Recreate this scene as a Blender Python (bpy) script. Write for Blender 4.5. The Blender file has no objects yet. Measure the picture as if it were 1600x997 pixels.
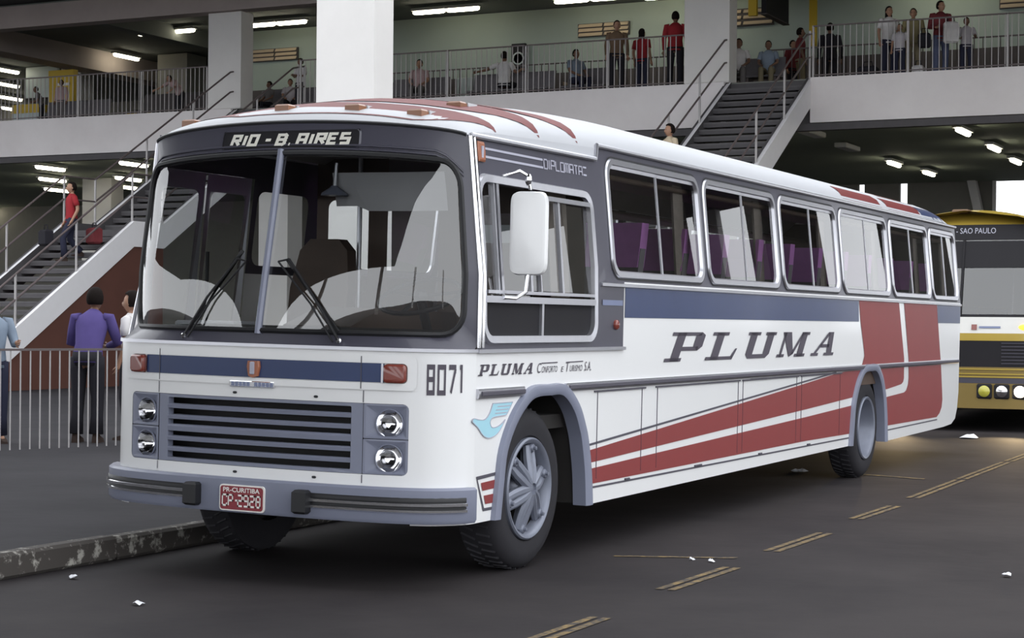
import bpy, bmesh, math, random
from mathutils import Vector, Matrix
random.seed(7)
S = bpy.context.scene
COL = S.collection
PI = math.pi

# ------------------------------------------------------------------ camera, sky, exposure
cam = bpy.data.cameras.new('camera')
cam.sensor_width = 36.0
cam.lens = 2841.6 * 36.0 / 1600.0
cam.clip_end = 600
co = bpy.data.objects.new('camera', cam); COL.objects.link(co)
yaw, pit, rol = -0.455623, 0.002604, 0.008178
fw = Vector((math.sin(yaw)*math.cos(pit), math.cos(yaw)*math.cos(pit), math.sin(pit)))
rt = Vector((math.cos(yaw), -math.sin(yaw), 0)); up = rt.cross(fw)
r2 = rt*math.cos(rol) + up*math.sin(rol); u2 = -rt*math.sin(rol) + up*math.cos(rol)
M = Matrix((r2, u2, -fw)).transposed().to_4x4(); M.translation = Vector((4.910, -9.905, 1.5437))
co.matrix_world = M
S.camera = co
w = bpy.data.worlds.new('sky'); S.world = w; w.use_nodes = True
wn = w.node_tree.nodes; wl = w.node_tree.links
bg = wn['Background']; bg.inputs['Strength'].default_value = 2.6
bg.inputs['Color'].default_value = (0.93, 0.96, 1.0, 1)
S.view_settings.view_transform = 'Standard'; S.view_settings.look = 'None'
S.view_settings.exposure = 0.0; S.view_settings.gamma = 1.0
try: S.view_settings.use_curve_mapping = False
except Exception: pass

# ------------------------------------------------------------------ materials
MATS = {}
def mat(name, col, rough=0.6, metal=0.0, var=0.06, scale=6.0, coat=0.0, emit=0.0, spec=0.5, bump=0.0, ecol=None):
    m = bpy.data.materials.new(name); m.use_nodes = True
    nt = m.node_tree; b = nt.nodes['Principled BSDF']
    tc = nt.nodes.new('ShaderNodeTexCoord'); nz = nt.nodes.new('ShaderNodeTexNoise')
    nz.inputs['Scale'].default_value = scale; nz.inputs['Detail'].default_value = 3
    nt.links.new(tc.outputs['Object'], nz.inputs['Vector'])
    mx = nt.nodes.new('ShaderNodeMix'); mx.data_type = 'RGBA'
    a = tuple(max(0, c*(1-var)) for c in col); d = tuple(min(1, c*(1+var)) for c in col)
    mx.inputs[6].default_value = (*a, 1); mx.inputs[7].default_value = (*d, 1)
    nt.links.new(nz.outputs['Fac'], mx.inputs[0]); nt.links.new(mx.outputs[2], b.inputs['Base Color'])
    b.inputs['Roughness'].default_value = rough; b.inputs['Metallic'].default_value = metal
    b.inputs['Specular IOR Level'].default_value = spec
    if coat: b.inputs['Coat Weight'].default_value = coat; b.inputs['Coat Roughness'].default_value = 0.08
    if emit:
        b.inputs['Emission Color'].default_value = (*(ecol or col), 1); b.inputs['Emission Strength'].default_value = emit
    if bump:
        bp = nt.nodes.new('ShaderNodeBump'); bp.inputs['Strength'].default_value = bump; bp.inputs['Distance'].default_value = 0.02
        nt.links.new(nz.outputs['Fac'], bp.inputs['Height']); nt.links.new(bp.outputs['Normal'], b.inputs['Normal'])
    MATS[name] = m
    return m
def glass(name, tint, ior=1.7, rough=0.0):
    m = bpy.data.materials.new(name); m.use_nodes = True; nt = m.node_tree
    nt.nodes.remove(nt.nodes['Principled BSDF'])
    out = nt.nodes['Material Output']
    t = nt.nodes.new('ShaderNodeBsdfTransparent'); t.inputs[0].default_value = (*tint, 1)
    g = nt.nodes.new('ShaderNodeBsdfGlossy'); g.inputs['Roughness'].default_value = rough
    f = nt.nodes.new('ShaderNodeFresnel'); f.inputs[0].default_value = ior
    x = nt.nodes.new('ShaderNodeMixShader')
    nt.links.new(f.outputs[0], x.inputs[0]); nt.links.new(t.outputs[0], x.inputs[1]); nt.links.new(g.outputs[0], x.inputs[2])
    nt.links.new(x.outputs[0], out.inputs[0]); MATS[name] = m
    return m
def worn(name, col, under, rough=0.7, scale=9.0, lo=0.45, hi=0.6):
    m = mat(name, col, rough); nt = m.node_tree; b = nt.nodes['Principled BSDF']
    nz = nt.nodes.new('ShaderNodeTexNoise'); nz.inputs['Scale'].default_value = scale; nz.inputs['Detail'].default_value = 8; nz.inputs['Roughness'].default_value = 0.7
    rp = nt.nodes.new('ShaderNodeValToRGB'); rp.color_ramp.elements[0].position = lo; rp.color_ramp.elements[1].position = hi
    rp.color_ramp.elements[0].color = (*under, 1); rp.color_ramp.elements[1].color = (*col, 1)
    tc = nt.nodes.new('ShaderNodeTexCoord'); nt.links.new(tc.outputs['Object'], nz.inputs['Vector'])
    nt.links.new(nz.outputs['Fac'], rp.inputs[0]); nt.links.new(rp.outputs[0], b.inputs['Base Color'])
    return m

mat('white_paint', (.80,.80,.80), .28, var=.015, scale=2, coat=.4)
mat('roof_white_dimmed', (.47,.48,.505), .5, var=.03, scale=3)  # body white darkened on the roof to offset the strong light from overhead
mat('slate_paint', (.060,.058,.080), .38, var=.06, coat=.2)
mat('blue_paint', (.030,.048,.125), .32, var=.12, scale=3, coat=.1, spec=.35)
mat('red_paint', (.235,.042,.042), .42, var=.07, scale=3, spec=.3)
mat('roof_red_dimmed', (.15,.024,.024), .55, var=.08, spec=.3)  # stripe red darkened likewise, against the overhead sky light
mat('pinstripe', (.07,.065,.085), .5)
mat('aluminium', (.55,.55,.59), .30, metal=.9, var=.05, scale=20)
mat('chrome', (.86,.86,.88), .12, metal=1.0, var=.02)
mat('bumper_grey', (.205,.22,.29), .45, var=.05, coat=.15)
mat('rim_grey', (.19,.205,.255), .4, metal=.25, var=.12, scale=14)
mat('rubber', (.024,.023,.027), .75, var=.15, scale=12, spec=.25)
mat('black_rubber', (.012,.012,.014), .5, var=.1)
mat('dark_inside', (.018,.016,.015), .9, var=.1)
mat('grille_dark', (.012,.011,.012), .7, var=.1)
glass('window_glass', (.88,.90,.90), 1.75)
glass('windscreen_glass', (.90,.92,.92), 2.2)
glass('lens_glass', (.95,.95,.95), 1.6, .05)
mat('lens_red', (.20,.040,.028), .25, var=.1, scale=40, coat=.6)
mat('lens_amber', (.24,.10,.045), .35, var=.1, coat=.3)
mat('fog_yellow', (.45,.42,.06), .25, coat=.5)
mat('lamp_silver', (.92,.92,.94), .10, metal=1.0)
mat('plate_red', (.23,.025,.035), .5)
mat('letter_white', (.82,.80,.76), .6)
mat('letter_cream', (.80,.78,.70), .6)
mat('letter_dark', (.065,.055,.075), .5)
mat('letter_grey', (.42,.42,.50), .5)
mat('bird_blue', (.36,.64,.74), .4)
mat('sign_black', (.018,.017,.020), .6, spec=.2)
mat('badge_orange', (.34,.12,.06), .4)
mat('badge_blue', (.17,.20,.32), .4)
mat('inner_panel', (.30,.29,.28), .7, var=.1)
mat('inner_brown', (.085,.055,.040), .65, var=.2)
mat('seat_grey', (.16,.15,.16), .9, var=.15, scale=20)
mat('headrest_purple', (.46,.18,.48), .85, var=.2, scale=9)
mat('curtain', (.28,.24,.21), .9, var=.2, scale=15)
mat('visor_grey', (.46,.45,.46), .8)
mat('frosted_pane', (.52,.57,.60), .4)
# building
def concrete(name, col, stain, scale=1.1, rough=.85, spec=.3):
    m = mat(name, col, rough, var=.05, scale=4, bump=.15, spec=spec); nt = m.node_tree; b = nt.nodes['Principled BSDF']
    n2 = nt.nodes.new('ShaderNodeTexNoise'); n2.inputs['Scale'].default_value = scale; n2.inputs['Detail'].default_value = 7; n2.inputs['Roughness'].default_value = .65
    rp = nt.nodes.new('ShaderNodeValToRGB'); rp.color_ramp.elements[0].position = .34; rp.color_ramp.elements[1].position = .62
    rp.color_ramp.elements[0].color = (*stain, 1); rp.color_ramp.elements[1].color = (*col, 1)
    tc = nt.nodes.new('ShaderNodeTexCoord'); nt.links.new(tc.outputs['Object'], n2.inputs['Vector'])
    nt.links.new(n2.outputs['Fac'], rp.inputs[0]); nt.links.new(rp.outputs[0], b.inputs['Base Color'])
    return m
concrete('asphalt', (.040,.035,.036), (.024,.021,.023), .55, .75, .12)
concrete('platform_asphalt', (.034,.032,.036), (.023,.022,.025), .7, .8, .12)
worn('kerb_paint', (.36,.345,.31), (.055,.048,.043), .9, 8, .55, .63)
concrete('fascia', (.80,.765,.765), (.73,.69,.69), .5)
concrete('column_paint', (.76,.74,.72), (.71,.69,.67), .6)
concrete('beam', (.42,.36,.335), (.37,.315,.295), .6)
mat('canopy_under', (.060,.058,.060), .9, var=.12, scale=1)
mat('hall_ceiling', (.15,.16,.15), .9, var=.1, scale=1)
mat('hall_wall', (.34,.40,.36), .85, var=.04, scale=1)
mat('dado', (.085,.075,.075), .8)
mat('hall_floor', (.12,.11,.105), .6)
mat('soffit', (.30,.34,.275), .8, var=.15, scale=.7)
mat('stair_dark', (.085,.080,.085), .85, var=.15)
mat('step_edge', (.105,.10,.105), .8)
mat('stringer_white', (.84,.83,.85), .8, var=.03)
mat('stair_brown', (.115,.045,.032), .8, var=.15, scale=2)
mat('rail_paint', (.125,.10,.10), .5)
mat('rail_light', (.42,.40,.40), .45, var=.1)
mat('tube_glow', (1.0,.96,.80), .5, emit=13.0, ecol=(1.0,.93,.72))
mat('fixture', (.6,.6,.58), .6)
mat('louvre', (.55,.44,.31), .6)
mat('yellow_sign', (.62,.42,.03), .6)
mat('dark_wall', (.24,.23,.205), .9)
mat('pane_light', (.45,.52,.52), .5)
worn('lane_yellow', (.30,.20,.065), (.036,.032,.033), .8, 15, .40, .66)
mat('paper', (.75,.76,.80), .8)
mat('gold_paint', (.42,.30,.05), .4, var=.05, coat=.3)
mat('bronze_paint', (.20,.14,.04), .4, var=.05, coat=.3)
mat('cream_paint', (.62,.61,.58), .4, coat=.3)
mat('headlamp_glow', (1,.9,.7), .3, emit=14, ecol=(1,.86,.60))
mat('amber_glow', (1,.45,.05), .3, emit=2.5, ecol=(1,.42,.04))
mat('wood', (.16,.10,.06), .7)

# ------------------------------------------------------------------ mesh helpers
class MB:
    def __init__(s): s.v = []; s.f = []
    def add(s, vs, fs):
        n = len(s.v); s.v += [tuple(p) for p in vs]; s.f += [tuple(i+n for i in f) for f in fs]; return s
    def box(s, x0, x1, y0, y1, z0, z1, ch=0):
        if ch:
            c = ch
            P = []
            for z, i in ((z0,c),(z0+c,0),(z1-c,0),(z1,c)):
                P.append([(x0+i,y0+i,z),(x1-i,y0+i,z),(x1-i,y1-i,z),(x0+i,y1-i,z)])
            return s.loft(P, True, True)
        v = [(x,y,z) for z in (z0,z1) for y in (y0,y1) for x in (x0,x1)]
        return s.add(v, [(0,2,3,1),(4,5,7,6),(0,1,5,4),(2,6,7,3),(0,4,6,2),(1,3,7,5)])
    def loft(s, rings, cap0=False, cap1=False, closed=True):
        n = len(rings[0]); v = [p for r in rings for p in r]; f = []
        for i in range(len(rings)-1):
            for j in range(n if closed else n-1):
                k = (j+1) % n
                f.append((i*n+j, i*n+k, (i+1)*n+k, (i+1)*n+j))
        if cap0: f.append(tuple(range(n))[::-1])
        if cap1: f.append(tuple((len(rings)-1)*n+i for i in range(n)))
        return s.add(v, f)
    def tube(s, pts, r, n=6, closed=False, caps=True):
        pts = [Vector(p) for p in pts]; rings = []; N = len(pts); prev = None
        for i, p in enumerate(pts):
            if closed: t = (pts[(i+1) % N]-pts[i-1]).normalized()
            else:
                a = pts[max(0,i-1)]; b = pts[min(N-1,i+1)]; t = (b-a).normalized()
            ref = prev if prev is not None else (Vector((0,0,1)) if abs(t.z) < .9 else Vector((1,0,0)))
            u = (ref - t*ref.dot(t))
            if u.length < 1e-4: u = t.orthogonal()
            u.normalize(); prev = u; w_ = t.cross(u)
            rr = r[i] if isinstance(r, (list,tuple)) else r
            rings.append([tuple(p + (u*math.cos(2*PI*k/n + PI/n) + w_*math.sin(2*PI*k/n + PI/n))*rr) for k in range(n)])
        if closed: rings.append(rings[0])
        return s.loft(rings, caps and not closed, caps and not closed)
    def bar(s, a, b, wx, wy):
        a = Vector(a); b = Vector(b); t = (b-a).normalized()
        ref = Vector((0,0,1)) if abs(t.z) < .95 else Vector((0,1,0))
        u = t.cross(ref).normalized(); w_ = t.cross(u)
        R = [[tuple(p+u*sx*wx/2+w_*sy*wy/2) for sx, sy in ((-1,-1),(1,-1),(1,1),(-1,1))] for p in (a,b)]
        return s.loft(R, True, True)
    def lathe(s, prof, n=32, axis='x', c=(0,0,0), close=True):
        rings = []
        for d, r in prof:
            ring = []
            for k in range(n):
                a = 2*PI*k/n; q = (math.cos(a)*r, math.sin(a)*r)
                p = (d,q[0],q[1]) if axis == 'x' else (q[0],d,q[1]) if axis == 'y' else (q[0],q[1],d)
                ring.append((p[0]+c[0], p[1]+c[1], p[2]+c[2]))
            rings.append(ring)
        return s.loft(rings, close, close)
    def prism(s, poly, fa, fb):
        A = [fa(*p) for p in poly]; B = [fb(*p) for p in poly]
        return s.loft([A, B], True, True)
    def face(s, pts): return s.add(pts, [tuple(range(len(pts)))])
    def ring(s, fn, inner, outer):
        n = len(inner); v = [fn(*p) for p in inner] + [fn(*p) for p in outer]
        return s.add(v, [(i, (i+1) % n, n+(i+1) % n, n+i) for i in range(n)])
    def ball(s, c, r, n=12, m=8):
        if not isinstance(r, (list,tuple)): r = (r,r,r)
        rings = []
        for i in range(1, m):
            t = PI*i/m
            rings.append([(c[0]+r[0]*math.sin(t)*math.cos(2*PI*k/n), c[1]+r[1]*math.sin(t)*math.sin(2*PI*k/n), c[2]-r[2]*math.cos(t)) for k in range(n)])
        return s.loft(rings, True, True)
    def build(s, name, m, parent=None, smooth=False, recalc=True):
        me = bpy.data.meshes.new(name); me.from_pydata(s.v, [], s.f)
        if recalc:
            bm = bmesh.new(); bm.from_mesh(me); bmesh.ops.recalc_face_normals(bm, faces=bm.faces); bm.to_mesh(me); bm.free()
        me.materials.append(MATS[m])
        if smooth:
            for p in me.polygons: p.use_smooth = True
            if smooth != 'all':
                try: me.set_sharp_from_angle(angle=math.radians(38))
                except Exception: pass
        o = bpy.data.objects.new(name, me); COL.objects.link(o)
        if parent: o.parent = parent
        return o
def tag(o, label=None, cat=None, group=None, kind=None):
    if label: o['label'] = label
    if cat: o['category'] = cat
    if group: o['group'] = group
    if kind: o['kind'] = kind
    return o
def thing(name, label, cat, loc=(0,0,0), rz=0, group=None):
    o = bpy.data.objects.new(name, None); COL.objects.link(o); o.empty_display_size = .1
    o.location = loc; o.rotation_euler = (0,0,rz)
    return tag(o, label, cat, group)
def struct(o): o['kind'] = 'structure'; return o
def sub(o, name, parent, loc=None, label=None):
    c = bpy.data.objects.new(name, o.data); COL.objects.link(c); c.parent = parent
    if loc is not None: c.location = loc
    return c
def copy_tree(o, parent=None):
    c = o.copy(); COL.objects.link(c)
    if parent: c.parent = parent
    for ch in list(o.children): copy_tree(ch, c)
    return c
def rloop(u0, u1, v0, v1, r, n=5, m=1, square=False):
    cs = [(u1-r,v0+r,-PI/2),(u1-r,v1-r,0),(u0+r,v1-r,PI/2),(u0+r,v0+r,PI)]
    cor = [(u1,v0),(u1,v1),(u0,v1),(u0,v0)]; out = []
    for i, (cx, cy, a0) in enumerate(cs):
        arc = [(cx+r*math.cos(a0+PI/2*k/n), cy+r*math.sin(a0+PI/2*k/n)) for k in range(n+1)]
        if square:
            a, b, c = arc[0], arc[-1], cor[i]; h = n/2; arc = []
            for k in range(n+1):
                if k <= h: t = k/h; arc.append((a[0]+(c[0]-a[0])*t, a[1]+(c[1]-a[1])*t))
                else: t = (k-h)/h; arc.append((c[0]+(b[0]-c[0])*t, c[1]+(b[1]-c[1])*t))
        out += arc
        nx = cs[(i+1) % 4]; e = (nx[0]+r*math.cos(nx[2]), nx[1]+r*math.sin(nx[2]))
        for k in range(1, m): t = k/m; out.append((arc[-1][0]+(e[0]-arc[-1][0])*t, arc[-1][1]+(e[1]-arc[-1][1])*t))
    return out
def catmull(pts, k=6, closed=False):
    P = [Vector(p) for p in pts]; N = len(P); out = []
    for i in range(N if closed else N-1):
        if closed: a,b,c,d = P[i-1],P[i],P[(i+1)%N],P[(i+2)%N]
        else: a,b,c,d = P[max(0,i-1)],P[i],P[i+1],P[min(N-1,i+2)]
        for j in range(k):
            t = j/k; out.append(tuple(.5*((2*b)+(-a+c)*t+(2*a-5*b+4*c-d)*t*t+(-a+3*b-3*c+d)*t**3)))
    if not closed: out.append(tuple(P[-1]))
    return out
def clip(poly, a, b, keep_left):
    out = []; N = len(poly)
    def sd(p): 
        v = (b[0]-a[0])*(p[1]-a[1])-(b[1]-a[1])*(p[0]-a[0]); return v if keep_left else -v
    for i in range(N):
        p, q = poly[i], poly[(i+1) % N]; sp, sq = sd(p), sd(q)
        if sp >= 0: out.append(p)
        if (sp > 0 and sq < 0) or (sp < 0 and sq > 0):
            t = sp/(sp-sq); out.append((p[0]+(q[0]-p[0])*t, p[1]+(q[1]-p[1])*t))
    return out
def minus_convex(poly, C):                                  # C counter-clockwise and convex
    res = []; cur = poly
    for i in range(len(C)):
        a, b = C[i], C[(i+1) % len(C)]
        o = clip(cur, a, b, False)
        if len(o) > 2: res.append(o)
        cur = clip(cur, a, b, True)
        if len(cur) < 3: break
    return res

# ------------------------------------------------------------------ lettering
GL = {
 '0':[[(0,0),(4,0),(4,6),(0,6),'c']], '1':[[(1.2,6),(2.4,6),(2.4,0)]], '2':[[(0,6),(4,6),(4,3),(0,3),(0,0),(4,0)]],
 '7':[[(0,6),(4,6),(4,5.2),(1.4,0)]], '8':[[(0.2,0),(3.8,0),(3.8,6),(.2,6),'c'],[(.2,3.1),(3.8,3.1)]], '9':[[(0,0),(4,0),(4,6),(0,6),(0,3),(4,3)]],
 'C':[[(4,4.6),(4,6),(0,6),(0,0),(4,0),(4,1.4)]], 'P':[[(0,0),(0,6),(4,6),(4,2.8),(0,2.8)]], '-':[[(.8,3),(3.2,3)]],
 'D':[[(0,0),(3.2,0),(4,.8),(4,5.2),(3.2,6),(0,6),'c']], 'I':[[(.6,0),(.6,6)]], 'R':[[(0,0),(0,6),(4,6),(4,3),(0,3)],[(1.8,3),(4.1,0)]], 'B':[[(0,0),(3.3,0),(4,.7),(4,2.2),(3.3,3),(4,3.8),(4,5.3),(3.3,6),(0,6),'c'],[(0,3),(3.3,3)]], 'E':[[(4,0),(0,0),(0,6),(4,6)],[(0,3.05),(3.4,3.05)]], 'S':[[(0,0),(4,0),(4,3.05),(0,3.05),(0,6),(4,6)]], '.':[[(0.3,0),(1.1,0)]], '~':[[(.0,2.9),(2.8,2.9)]], 'L':[[(0,6),(0,0),(4,0)]], 'O':[[(0,0),(4,0),(4,6),(0,6),'c']],
 'M':[[(0,0),(0,6),(2,6),(2,0)],[(2,6),(4,6),(4,0)]], 'A':[[(0,0),(0,6),(4,6),(4,0)],[(0,2.6),(4,2.6)]], 'T':[[(0,6),(4,6)],[(2,6),(2,0)]],
}
def strip(pts, wd, closed):
    out = []; N = len(pts)
    segs = N if closed else N-1
    for i in range(segs):
        a, b = pts[i], pts[(i+1) % N]; dx, dy = b[0]-a[0], b[1]-a[1]; L = math.hypot(dx, dy)
        ux, uy = dx/L, dy/L; h = wd/2
        ea = h if (closed or i > 0) else 0; eb = h if (closed or i < segs-1) else 0
        a2 = (a[0]-ux*ea, a[1]-uy*ea); b2 = (b[0]+ux*eb, b[1]+uy*eb)
        out.append([(a2[0]-uy*h,a2[1]+ux*h),(b2[0]-uy*h,b2[1]+ux*h),(b2[0]+uy*h,b2[1]-ux*h),(a2[0]+uy*h,a2[1]-ux*h)])
    return out
def stroke_text(text, wd, adv, widths={}):
    quads = []; x = 0; stroke_text.idx = []
    for ci, ch in enumerate(text):
        if ch in GL:
            for g in GL[ch]:
                cl = g[-1] == 'c'; p = g[:-1] if cl else g
                quads += strip([(q[0]+x, q[1]) for q in p], wd, cl)
        stroke_text.idx += [ci]*(len(quads)-len(stroke_text.idx))
        x += widths.get(ch, adv)
    return quads
def fit_quads(quads, u0, u1, v0, v1):
    xs = [p[0] for q in quads for p in q]; ys = [p[1] for q in quads for p in q]
    X0, X1, Y0, Y1 = min(xs), max(xs), min(ys), max(ys)
    return [[(u0+(p[0]-X0)/(X1-X0)*(u1-u0), v0+(p[1]-Y0)/(Y1-Y0)*(v1-v0)) for p in q] for q in quads]
def flat(name, polys, fn, m, parent, label=None):
    mb = MB()
    for p in polys: mb.face([fn(*q) for q in p])
    o = mb.build(name, m, parent, recalc=False)
    if label: o['label'] = label
    return o
def font_text(name, text, fn, u0, u1, v0, v1, m, parent, bold=0.0, shear=0.0, label=None):
    cu = bpy.data.curves.new('lettering', 'FONT'); cu.body = text; cu.offset = bold; cu.shear = shear; cu.resolution_u = 3
    t = bpy.data.objects.new('lettering', cu); COL.objects.link(t)
    dg = bpy.context.evaluated_depsgraph_get(); me = bpy.data.meshes.new_from_object(t.evaluated_get(dg))
    bpy.data.objects.remove(t); bpy.data.curves.remove(cu)
    xs = [v.co.x for v in me.vertices]; ys = [v.co.y for v in me.vertices]
    X0, X1, Y0, Y1 = min(xs), max(xs), min(ys), max(ys)
    for v in me.vertices:
        v.co = fn(u0+(v.co.x-X0)/(X1-X0)*(u1-u0), v0+(v.co.y-Y0)/(Y1-Y0)*(v1-v0))
    me.materials.clear(); me.materials.append(MATS[m]); me.name = name
    o = bpy.data.objects.new(name, me); COL.objects.link(o); o.parent = parent
    if label: o['label'] = label
    return o
def slab_letter(ch):                                        # broad slab-serif capitals on a 10 x 10 field
    B = lambda x0,y0,x1,y1: [(x0,y0),(x1,y0),(x1,y1),(x0,y1)]
    if ch == 'P': return [B(2,0,5,10),B(0,0,6,1.2),B(0,8.8,5,10),B(5,8.8,11,10),[(9,8.8),(11,10),(12.5,9),(12.5,5),(11,3.6),(9,5)],B(5,3.6,11,5)]
    if ch == 'L': return [B(2,0,5,10),B(0,0,11,1.2),B(.2,8.8,6.8,10),[(10,1.2),(11,0),(12,4),(11.2,4)]]
    if ch == 'U': return [[(1.2,10),(1.2,1.6),(4.2,1.6),(4.2,10)],B(0,8.8,5.6,10),B(8,8.8,13,10),[(9,10),(9,1.6),(12,1.6),(12,10)],[(1.2,1.6),(2.6,0),(10.6,0),(12,1.6)]]
    if ch == 'M': return [B(1.1,0,2.2,10),B(0,0,3.6,1.2),[(.2,10),(4.4,10),(8,1.2),(6.2,0)],[(6.2,0),(8,1.2),(11.4,10),(10.2,10)],B(10,0,13,10),B(8.8,0,14.2,1.2),B(10,8.8,14.2,10)]
    return [[(1.4,1.2),(2.8,1.2),(8.2,9.2),(7,10)],[(7,10),(10,10),(11.4,1.2),(8.4,1.2),(7.6,8.6)],B(0,0,4,1.2),B(7.2,0,12.8,1.2),B(4.2,3.4,9,4.8)]
def slab_word(word, advs, shear):
    out = []; x = 0
    for ch, a in zip(word, advs):
        for p in slab_letter(ch): out.append([(q[0]+x+q[1]*shear, q[1]) for q in p])
        x += a
    return out
# ------------------------------------------------------------------ body surface of the first bus (local frame: x=0 driver's side, y=0 front axle side, z up)
PD = [0,.5,.85,1.03,1.13,1.205,1.245,1.26]; PY = [-.815,-.80,-.755,-.70,-.64,-.555,-.48,-.40]; PY2 = [-.815,-.785,-.70,-.605,-.535,-.47,-.43,-.40]
_d = catmull([(-.5,-.80,0)]+[(a,b,0) for a,b in zip(PD,PY)], 24)[24:]
_e = catmull([(-.5,-.785,0)]+[(a,b,0) for a,b in zip(PD,PY2)], 24)[24:]; SEx = [p[0] for p in _e]; SEy = [p[1] for p in _e]
SDx = [p[0] for p in _d]; SDy = [p[1] for p in _d]; SDa = [0]
for i in range(1, len(_d)): SDa.append(SDa[-1]+math.hypot(SDx[i]-SDx[i-1], SDy[i]-SDy[i-1]))
AM = SDa[-1]
def interp(x, X, Y):
    if x <= X[0]: return Y[0]
    if x >= X[-1]: return Y[-1]
    lo, hi = 0, len(X)-1
    while hi-lo > 1:
        m_ = (lo+hi)//2
        if X[m_] <= x: lo = m_
        else: hi = m_
    return Y[lo]+(Y[hi]-Y[lo])*(x-X[lo])/(X[hi]-X[lo])
def tum(z): return max(0, z-1.83)*.1/.93
def wup(z): return max(0.0, min(1.0, (z-1.40)/.06))
def FR(a, z, off=0.0):                                     # front face: arc length a from the centre, height z
    def P(a):
        aa = min(abs(a), AM); d = interp(aa, SDa, SDx); y = interp(aa, SDa, SDy); k = max(0, z-1.4)*.45; w_ = wup(z)
        y = y*(1-w_)+interp(d, SEx, SEy)*w_; ins = .10*w_*(aa/AM)**3 if a < 0 else 0
        return Vector((-1.26+math.copysign(d, a)*(1.26-tum(z))/1.26+ins, -.40+(y+.40)*(1-k), z))
    p = P(a)
    if off:
        t = P(min(a+.004, AM))-P(max(a-.004, -AM)); n = Vector((t.y, -t.x, 0)).normalized(); p = p+n*off
    return p
def AX(x): return math.copysign(interp(abs(x+1.26), SDx, SDa), x+1.26)
def droop(a): return -.045*a*a
def SD(y, z, off=0.0): return Vector((off-tum(z), y, z))   # driver's side
def SR(y, z, off=0.0): return Vector((-2.52-off+tum(z)+.10*wup(z), y, z))
RX = [.10,.115,.155,.235,.37,.6,.9,1.26]; RZ = [2.76,2.82,2.88,2.935,2.985,3.04,3.09,3.115]
REAR = 12.56
def RF(s, y, off=0.0):                                      # roof: s from -1 (passenger side) to 1 (driver's side)
    d = (1-abs(s)); q = d**1.0
    xs = [0,.05,.1,.2,.34,.55,.78,1.0]
    x = interp(q, xs, RX); z = interp(q, xs, RZ)
    if y < 3.4:                                             # the front of the roof falls to the edge above the sign band
        aa = AM*(1-q)*.985; e = FR(aa, 2.745+droop(aa)); ye = e.y+.0
        t = max(0, min(1, (y-ye)/(2.0-ye))); f = .24*(1-math.exp(-max(0,y-ye)/.10))*(1-t)+t
        x = -e.x+(x+e.x)*t; z = e.z+(z-e.z)*f+.055*math.exp(-((y-.55)/.75)**2)*(1-abs(s)**6)*min(1,(y-ye)/.5)
    if y > REAR-1.1:
        t = (y-(REAR-1.1))/1.1; z = z-(z-2.70)*t*t*.55
    p = Vector((-x, y, z+off))
    if s < 0: p.x = -2.52+x+.10*abs(s)**3
    return p
BUS_ROLL = 0.0169859

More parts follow.
